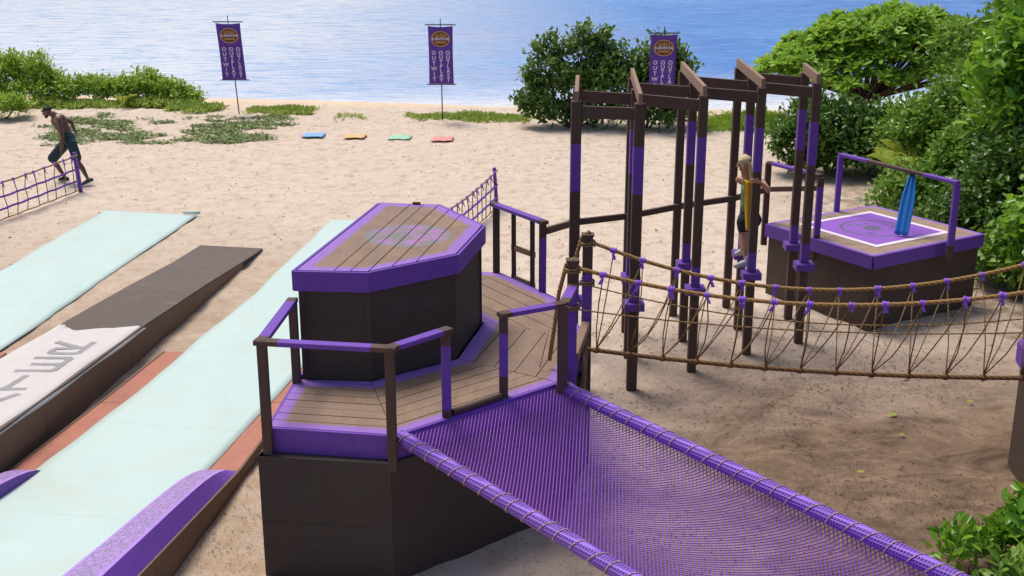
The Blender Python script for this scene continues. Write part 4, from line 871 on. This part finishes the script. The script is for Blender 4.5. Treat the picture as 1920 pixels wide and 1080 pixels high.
s.tube([tb, tb+V((.03, 0, .4)), tb+V((0, 0, 1.0))], [.16, .12, .09], 8); s.build('trunk', 'bark', ht_, True)
C = np.concatenate(Cs); U = np.concatenate(Us); Sh = np.concatenate(Sh); k = 15; n = len(C); a = R.uniform(0, 6.28, (n*k)); el = np.tile(np.linspace(.15, 1.15, k), n); U2 = np.repeat(U, k, 0); T1 = unit(np.cross(U2, np.array([0, 1, .01]))); T2_ = np.cross(U2, T1)
Dr = (T1*np.cos(a)[:, None]+T2_*np.sin(a)[:, None])*np.cos(el)[:, None]+U2*np.sin(el)[:, None]; leaves('crown', np.repeat(C, k, 0)+Dr*.03, Dr, U2+Dr*-.3, R.uniform(.18, .34, n*k), .38, 'leaf_helio', ht_, .5+np.repeat(Sh, k)+R.uniform(-.25, .25, n*k)+.1*(el-.6), .25)
# thicket on the right, from the shore round to the square platform
TH = 'thicket shrubs on the right'
shrub('thicket_shrub', 'dark leafy shrub under the umbrella tree, by the sand path', 'shrub', (7.4, 28.2), [(.2, -.3, .3, 1.3, .6, .42), (-.5, -.2, .75, .8, .7, .75), (.5, 0, .85, .85, .8, .75), (-.35, .2, 1.25, .5, .5, .4), (1.0, .3, .7, .8, .7, .7)], 350, 40, .13, .6, 'leaf_dark', 11, TH, sig=.11)
shrub('thicket_shrub', 'dark green shrub behind the umbrella tree trunk', 'shrub', (9.2, 30.2), [(-1.0, 0, .45, .9, .8, .55), (.3, 0, .5, 1.0, .9, .6), (1.4, 0, .6, 1.0, .9, .7)], 220, 38, .14, .6, 'leaf_dark', 12, TH, sig=.12)
shrub('thicket_shrub', 'tall olive green shrub behind the platform rail', 'shrub', (9.6, 26.2), [(-.9, -.2, 1.0, .9, .9, .95), (.2, 0, 1.7, 1.0, .9, 1.1), (1.1, 0, 1.9, 1.0, .9, 1.2), (-.3, -.5, .6, 1.0, .8, .6)], 340, 40, .13, .55, 'leaf_mid', 13, TH, sig=.12)
shrub('thicket_shrub', 'low sprawling green shrub behind the square platform', 'shrub', (8.3, 23.0), [(-.5, 0, .55, .8, .7, .6), (.4, 0, .9, .8, .8, .9), (1.0, .1, 1.4, .8, .8, .9)], 260, 40, .12, .6, 'leaf_mid', 14, TH, sig=.11)
shrub('thicket_shrub', 'dense dark shrub beside the right corner of the platform', 'shrub', (8.9, 20.6), [(-.6, 0, .8, .7, .8, .85), (.1, 0, 1.7, .9, .9, 1.1), (.7, .2, 2.5, .9, .9, .9), (-.2, -.6, .6, .7, .7, .7)], 330, 42, .12, .6, 'leaf_dark', 15, TH, sig=.11)
shrub('thicket_shrub', 'heart-leaved vine shrub climbing at the edge of the thicket', 'shrub', (8.55, 18.2), [(-.35, .1, .9, .45, .6, .9), (.1, 0, 1.9, .55, .6, .8), (.3, 0, .7, .7, .7, .7), (.5, .1, 2.5, .6, .6, .6)], 210, 30, .17, .78, 'leaf_big', 16, TH, sig=.13, upb=-.25, droop=.3)
shrub('broadleaf_tree', 'tall glossy broadleaf tree rising over the thicket', 'tree', (10.4, 21.6), [(-1.3, -.3, 3.3, 1.0, 1.0, .8), (-.3, 0, 3.9, 1.3, 1.2, 1.0), (.6, 0, 4.7, 1.3, 1.2, .9), (-1.6, 0, 2.5, .8, .9, .8), (.3, -.5, 2.6, 1.2, 1.1, 1.0), (-.9, .1, 4.5, .8, .8, .6)], 330, 26, .26, .42, 'leaf_big', 17, sig=.17, thick=.11, trunk='trunk', droop=.22)
shrub('broadleaf_tree', 'glossy broadleaf tree behind the umbrella tree, with upright leaves', 'tree', (12.3, 29.0), [(-1.2, 0, 2.6, 1.1, 1.0, .9), (0, 0, 3.4, 1.2, 1.1, .9), (1, 0, 3.0, 1.2, 1.1, 1.0), (-.3, -.4, 1.6, 1.4, 1.0, 1.0)], 280, 28, .22, .42, 'leaf_mid', 18, sig=.16, thick=.10, trunk='trunk', droop=.2)
shrub('thicket_shrub', 'low dark shrub at the back of the sand path, behind the platform rail', 'shrub', (8.9, 27.6), [(-.6, 0, .45, .9, .7, .55), (.5, 0, .7, .9, .7, .75), (1.2, -.2, .5, .8, .7, .6)], 230, 38, .13, .6, 'leaf_dark', 41, TH, sig=.12)
shrub('thicket_shrub', 'knee-high dark shrub filling the gap behind the platform corner', 'shrub', (8.25, 21.4), [(-.3, 0, .4, .6, .7, .5), (.5, 0, .6, .7, .7, .7)], 190, 38, .12, .6, 'leaf_dark', 42, TH, sig=.11)
shrub('thicket_shrub', 'low heart-leaved ground shrub hugging the platform side', 'shrub', (8.15, 18.9), [(-.1, .2, .4, .4, .7, .5), (.3, -.5, .35, .5, .6, .45), (.5, .2, .8, .5, .6, .7)], 170, 32, .14, .75, 'leaf_mid', 43, TH, sig=.12, upb=.0, droop=.25)
# shrubs on the left of the beach
LS = 'beach shrubs on the left'
shrub('beach_shrub', 'tall bright green shrub at the waterline behind the runner', 'shrub', (-15.0, 38.0), [(-.6, 0, .9, .6, .6, .6), (.35, 0, .95, .4, .5, .6), (1.0, 0, .5, .5, .5, .4), (-1.4, 0, .75, .6, .6, .7), (-.1, -.2, .4, 1.5, .7, .4), (.75, 0, .8, .18, .3, .3), (-.25, 0, 1.3, .16, .3, .3)], 210, 40, .13, .5, 'leaf_bright', 21, LS, upb=.7)
shrub('beach_shrub', 'small rounded bright green shrub on the sand behind the runner', 'shrub', (-14.9, 35.6), [(-.5, 0, .35, .6, .5, .38), (.4, 0, .28, .5, .45, .32)], 110, 40, .10, .5, 'leaf_bright', 22, LS, sig=.08, upb=.6)
shrub('beach_shrub', 'low green shrub in the middle of the waterline row', 'shrub', (-12.6, 38.3), [(-.5, 0, .4, .7, .5, .45), (.5, 0, .35, .8, .5, .4)], 130, 40, .11, .55, 'leaf_bright', 23, LS, sig=.09, upb=.6)
shrub('beach_shrub', 'broad green shrub at the end of the waterline row beside open beach', 'shrub', (-10.9, 38.0), [(-.5, 0, .5, .6, .5, .5), (.25, 0, .38, .6, .5, .4), (.8, -.1, .22, .5, .4, .26)], 140, 40, .11, .6, 'leaf_bright', 24, LS, sig=.09)
# sprouting palms
def palm(x, y, h, n, label, seed, mt='leaf_yellow'):
    r = random.Random(seed); root = thing('palm_sprout', V((x, y, 0)), label, 'palm'); MB().tube([(x, y, -.05), (x, y, h*.15)], [.05, .03], 7).build('stem', 'bark', root, True)
    for k in range(n):
        a = k*2.4+r.uniform(-.3, .3); out = r.uniform(.35, .75)*h; hh_ = h*r.uniform(.7, 1.0); C, Dd, Nn, Ln = [], [], [], []
        for i in range(16):
            t = (i+1)/16; p = np.array([x+math.cos(a)*out*t, y+math.sin(a)*out*t, h*.12+hh_*(t*1.5-.75*t*t)*1.0]); fwd = np.array([math.cos(a)*out, math.sin(a)*out, hh_*(1.5-1.5*t)])
            for sgn in (-1, 1):
                sd_ = np.cross(fwd/np.linalg.norm(fwd), [0, 0, 1])*sgn; C.append(p); Dd.append(sd_*.8+fwd*.9/np.linalg.norm(fwd)+np.array([0, 0, -.1])); Nn.append([0, 0, 1]); Ln.append(h*.38*math.sin(.35+t*2.4))
        leaves('frond', np.array(C), np.array(Dd), np.array(Nn, float), np.array(Ln), .16, mt, root, np.random.RandomState(seed+k).uniform(.2, .9, len(C)), .2)
palm(8.35, 24.6, 1.55, 8, 'yellow-green coconut sprout in front of the dark thicket', 3); palm(-11.8, 37.2, .6, 6, 'small yellow-green palm sprout before the waterline shrubs', 4)
# plants in the near right corner
shrub('broadleaf_weed', 'low green broad-leaved weed at the foot of the net', 'plant', (4.22, 10.05), [(-.1, 0, .25, .22, .22, .22), (.15, .1, .2, .2, .2, .2)], 26, 9, .14, .38, 'leaf_big', 31, 'weeds by the net', sig=.06, upb=.8, thick=.008)
shrub('broadleaf_weed', 'tall green weed with drooping leaves beside the brown tower', 'plant', (4.85, 10.35), [(.05, 0, .35, .2, .2, .25), (.15, 0, .55, .13, .13, .13), (-.2, -.1, .18, .22, .22, .18)], 34, 11, .16, .5, 'leaf_big', 32, 'weeds by the net', sig=.07, upb=.4, thick=.01, droop=.3)
shrub('broadleaf_weed', 'dense dark green weed clump under the net edge', 'plant', (4.55, 9.6), [(0, 0, .18, .4, .3, .2), (.4, .1, .22, .35, .3, .24)], 50, 12, .12, .45, 'leaf_mid', 33, 'weeds by the net', sig=.07, upb=.5, thick=.008)
# grass, vines and litter that nobody could count
def ground_pts(R, n, fx, fy): x = fx(R, n); y = fy(R, n, x); return np.stack([x, y, ground_z(x, y)], -1)
R = np.random.RandomState(40)
def strip(name, label, x0, x1, yf, wid, n, h, mt, thr):
    x = R.uniform(x0, x1, n); y = yf(x)+R.normal(size=n)*wid; keep = vnoise(x*1.1+9, y*.9, 8)+.35*vnoise(x*4, y*4, 9) > thr; x, y = x[keep], y[keep]; n = len(x); big_ = .4+1.1*vnoise(x*.9, y*.5+3, 10)
    C = np.stack([x, y, ground_z(x, y)], -1); k = 9; C = np.repeat(C, k, 0)+R.normal(size=(n*k, 3))*np.array([.06, .06, 0]); Dr = R.normal(size=(n*k, 3))*.75+np.array([0, 0, .7]); Dr[:, 2] = np.abs(Dr[:, 2]); Nn = R.normal(size=(n*k, 3))*.6+np.array([0, -.5, 1.2])
    o = leaves(name, C, Dr, Nn, h*np.repeat(big_, k)*R.uniform(.5, 1.2, n*k), .28, mt, None, R.uniform(0, 1, n*k), .2, kind='stuff'); tag(o, label, 'grass')
strip('dune_grass', 'bright green creeping dune grass along the top of the beach', -10.2, 1.0, lambda x: 36.0-.16*(x+4), .24, 2300, .15, 'leaf_grass', .66)
strip('dune_grass', 'green dune grass between the bush and the umbrella tree', 5.2, 9.5, lambda x: 34.6-.1*x+.6, .5, 900, .22, 'leaf_bright', .5)
strip('dune_grass', 'yellow-green grass at the foot of the waterline shrubs', -14.5, -9.6, lambda x: 37.5+0*x, .22, 700, .30, 'leaf_grass', .3)
n = 6500; x = R.uniform(-14.5, -6.2, n); y = R.uniform(31.5, 36.2, n); dens = vnoise(x*.75, y*.95, 12)*.55+vnoise(x*1.5, y*4.4, 13)*.62-.16*np.abs((x+9.6)/3.3)**2-.14*np.abs((y-34)/1.9)**2; keep = dens > .60; x, y = x[keep], y[keep]; n = len(x); k = 7
C = np.repeat(np.stack([x, y, ground_z(x, y)+.015], -1), k, 0)+R.normal(size=(n*k, 3))*np.array([.10, .07, .012]); Dr = R.normal(size=(n*k, 3))*np.array([1, 1, .25])+np.array([0, 0, .2]); Nn = R.normal(size=(n*k, 3))*.3+np.array([0, 0, 1]); C[:, 2] = np.maximum(C[:, 2], .005)
o = leaves('beach_vine', C, Dr, Nn, R.uniform(.05, .12, n*k), .6, 'leaf_vine', None, R.uniform(0, 1, n*k), .1, kind='stuff'); tag(o, 'grey-green beach vine creeping in patches over the sand', 'ground cover')
# litter of twigs and dry leaves
def litter(n, fx, fy, smin, smax, asp, label, pw=2.5):
    x = fx(n); y = fy(n); s_ = smin+(smax-smin)*R.uniform(0, 1, n)**pw; C = np.stack([x, y, ground_z(x, y)+.012], -1); a = R.uniform(0, 6.28, n); Dr = np.stack([np.cos(a), np.sin(a), R.uniform(-.05, .35, n)], -1); Nn = R.normal(size=(n, 3))*.35+np.array([0, 0, 1])
    o = leaves('leaf_litter', C, Dr, Nn, s_, asp, 'litter', None, R.uniform(0, 1, n)**1.6, .15, .25, kind='stuff'); tag(o, label, 'litter')
cl = R.uniform(0, 1, (60, 2)); cl[:, 0] = 1.0+cl[:, 0]*6; cl[:, 1] = 9+cl[:, 1]*8
def clx(n): global _ci; _ci = R.randint(0, 60, n); return cl[_ci, 0]+R.normal(size=n)*.45
litter(11000, clx, lambda n: cl[_ci, 1]+R.normal(size=n)*.4, .008, .07, .13, 'brown twig and leaf litter on the soil around the net')
litter(5200, lambda n: R.uniform(-3.1, 8, n), lambda n: R.uniform(8.5, 22, n), .006, .04, .3, 'fine dark specks of litter around the tower and frame')
litter(2600, lambda n: R.uniform(-14, 6, n), lambda n: R.uniform(20, 35, n), .02, .075, .35, 'sparse dark seaweed crumbs on the open beach', 3)
litter(2200, lambda n: R.uniform(-3.05, -2.25, n)-.1, lambda n: R.uniform(8.6, 13.5, n), .006, .035, .3, 'dark debris on the sand between slide and tower')
# a few pale fallen leaves one can pick out
for k, (u, v, sz) in enumerate(((1664, 783, .085), (1690, 712, .07), (1685, 820, .05), (1606, 890, .06), (1812, 757, .06))):
    p = G(u, v); C = np.array([[p.x, p.y, .03]]); o = leaves('fallen_leaf', C, np.array([[1, .3, .1]]), np.array([[0, -.3, 1.]]), [sz*1.6], .6, 'fallen' if 'fallen' in M else 'leaf_yellow', None, np.array([.9]), .1)
    tag(o, ['largest pale yellow fallen leaf on bare soil past the net', 'pale fallen leaf just under the rope bridge foot rope', 'small yellow fallen leaf beside the largest one on the soil', 'yellow fallen leaf close to the padded pole of the net', 'pale fallen leaf near the brown tower on the soil'][k], 'leaf', 'fallen leaves by the net')
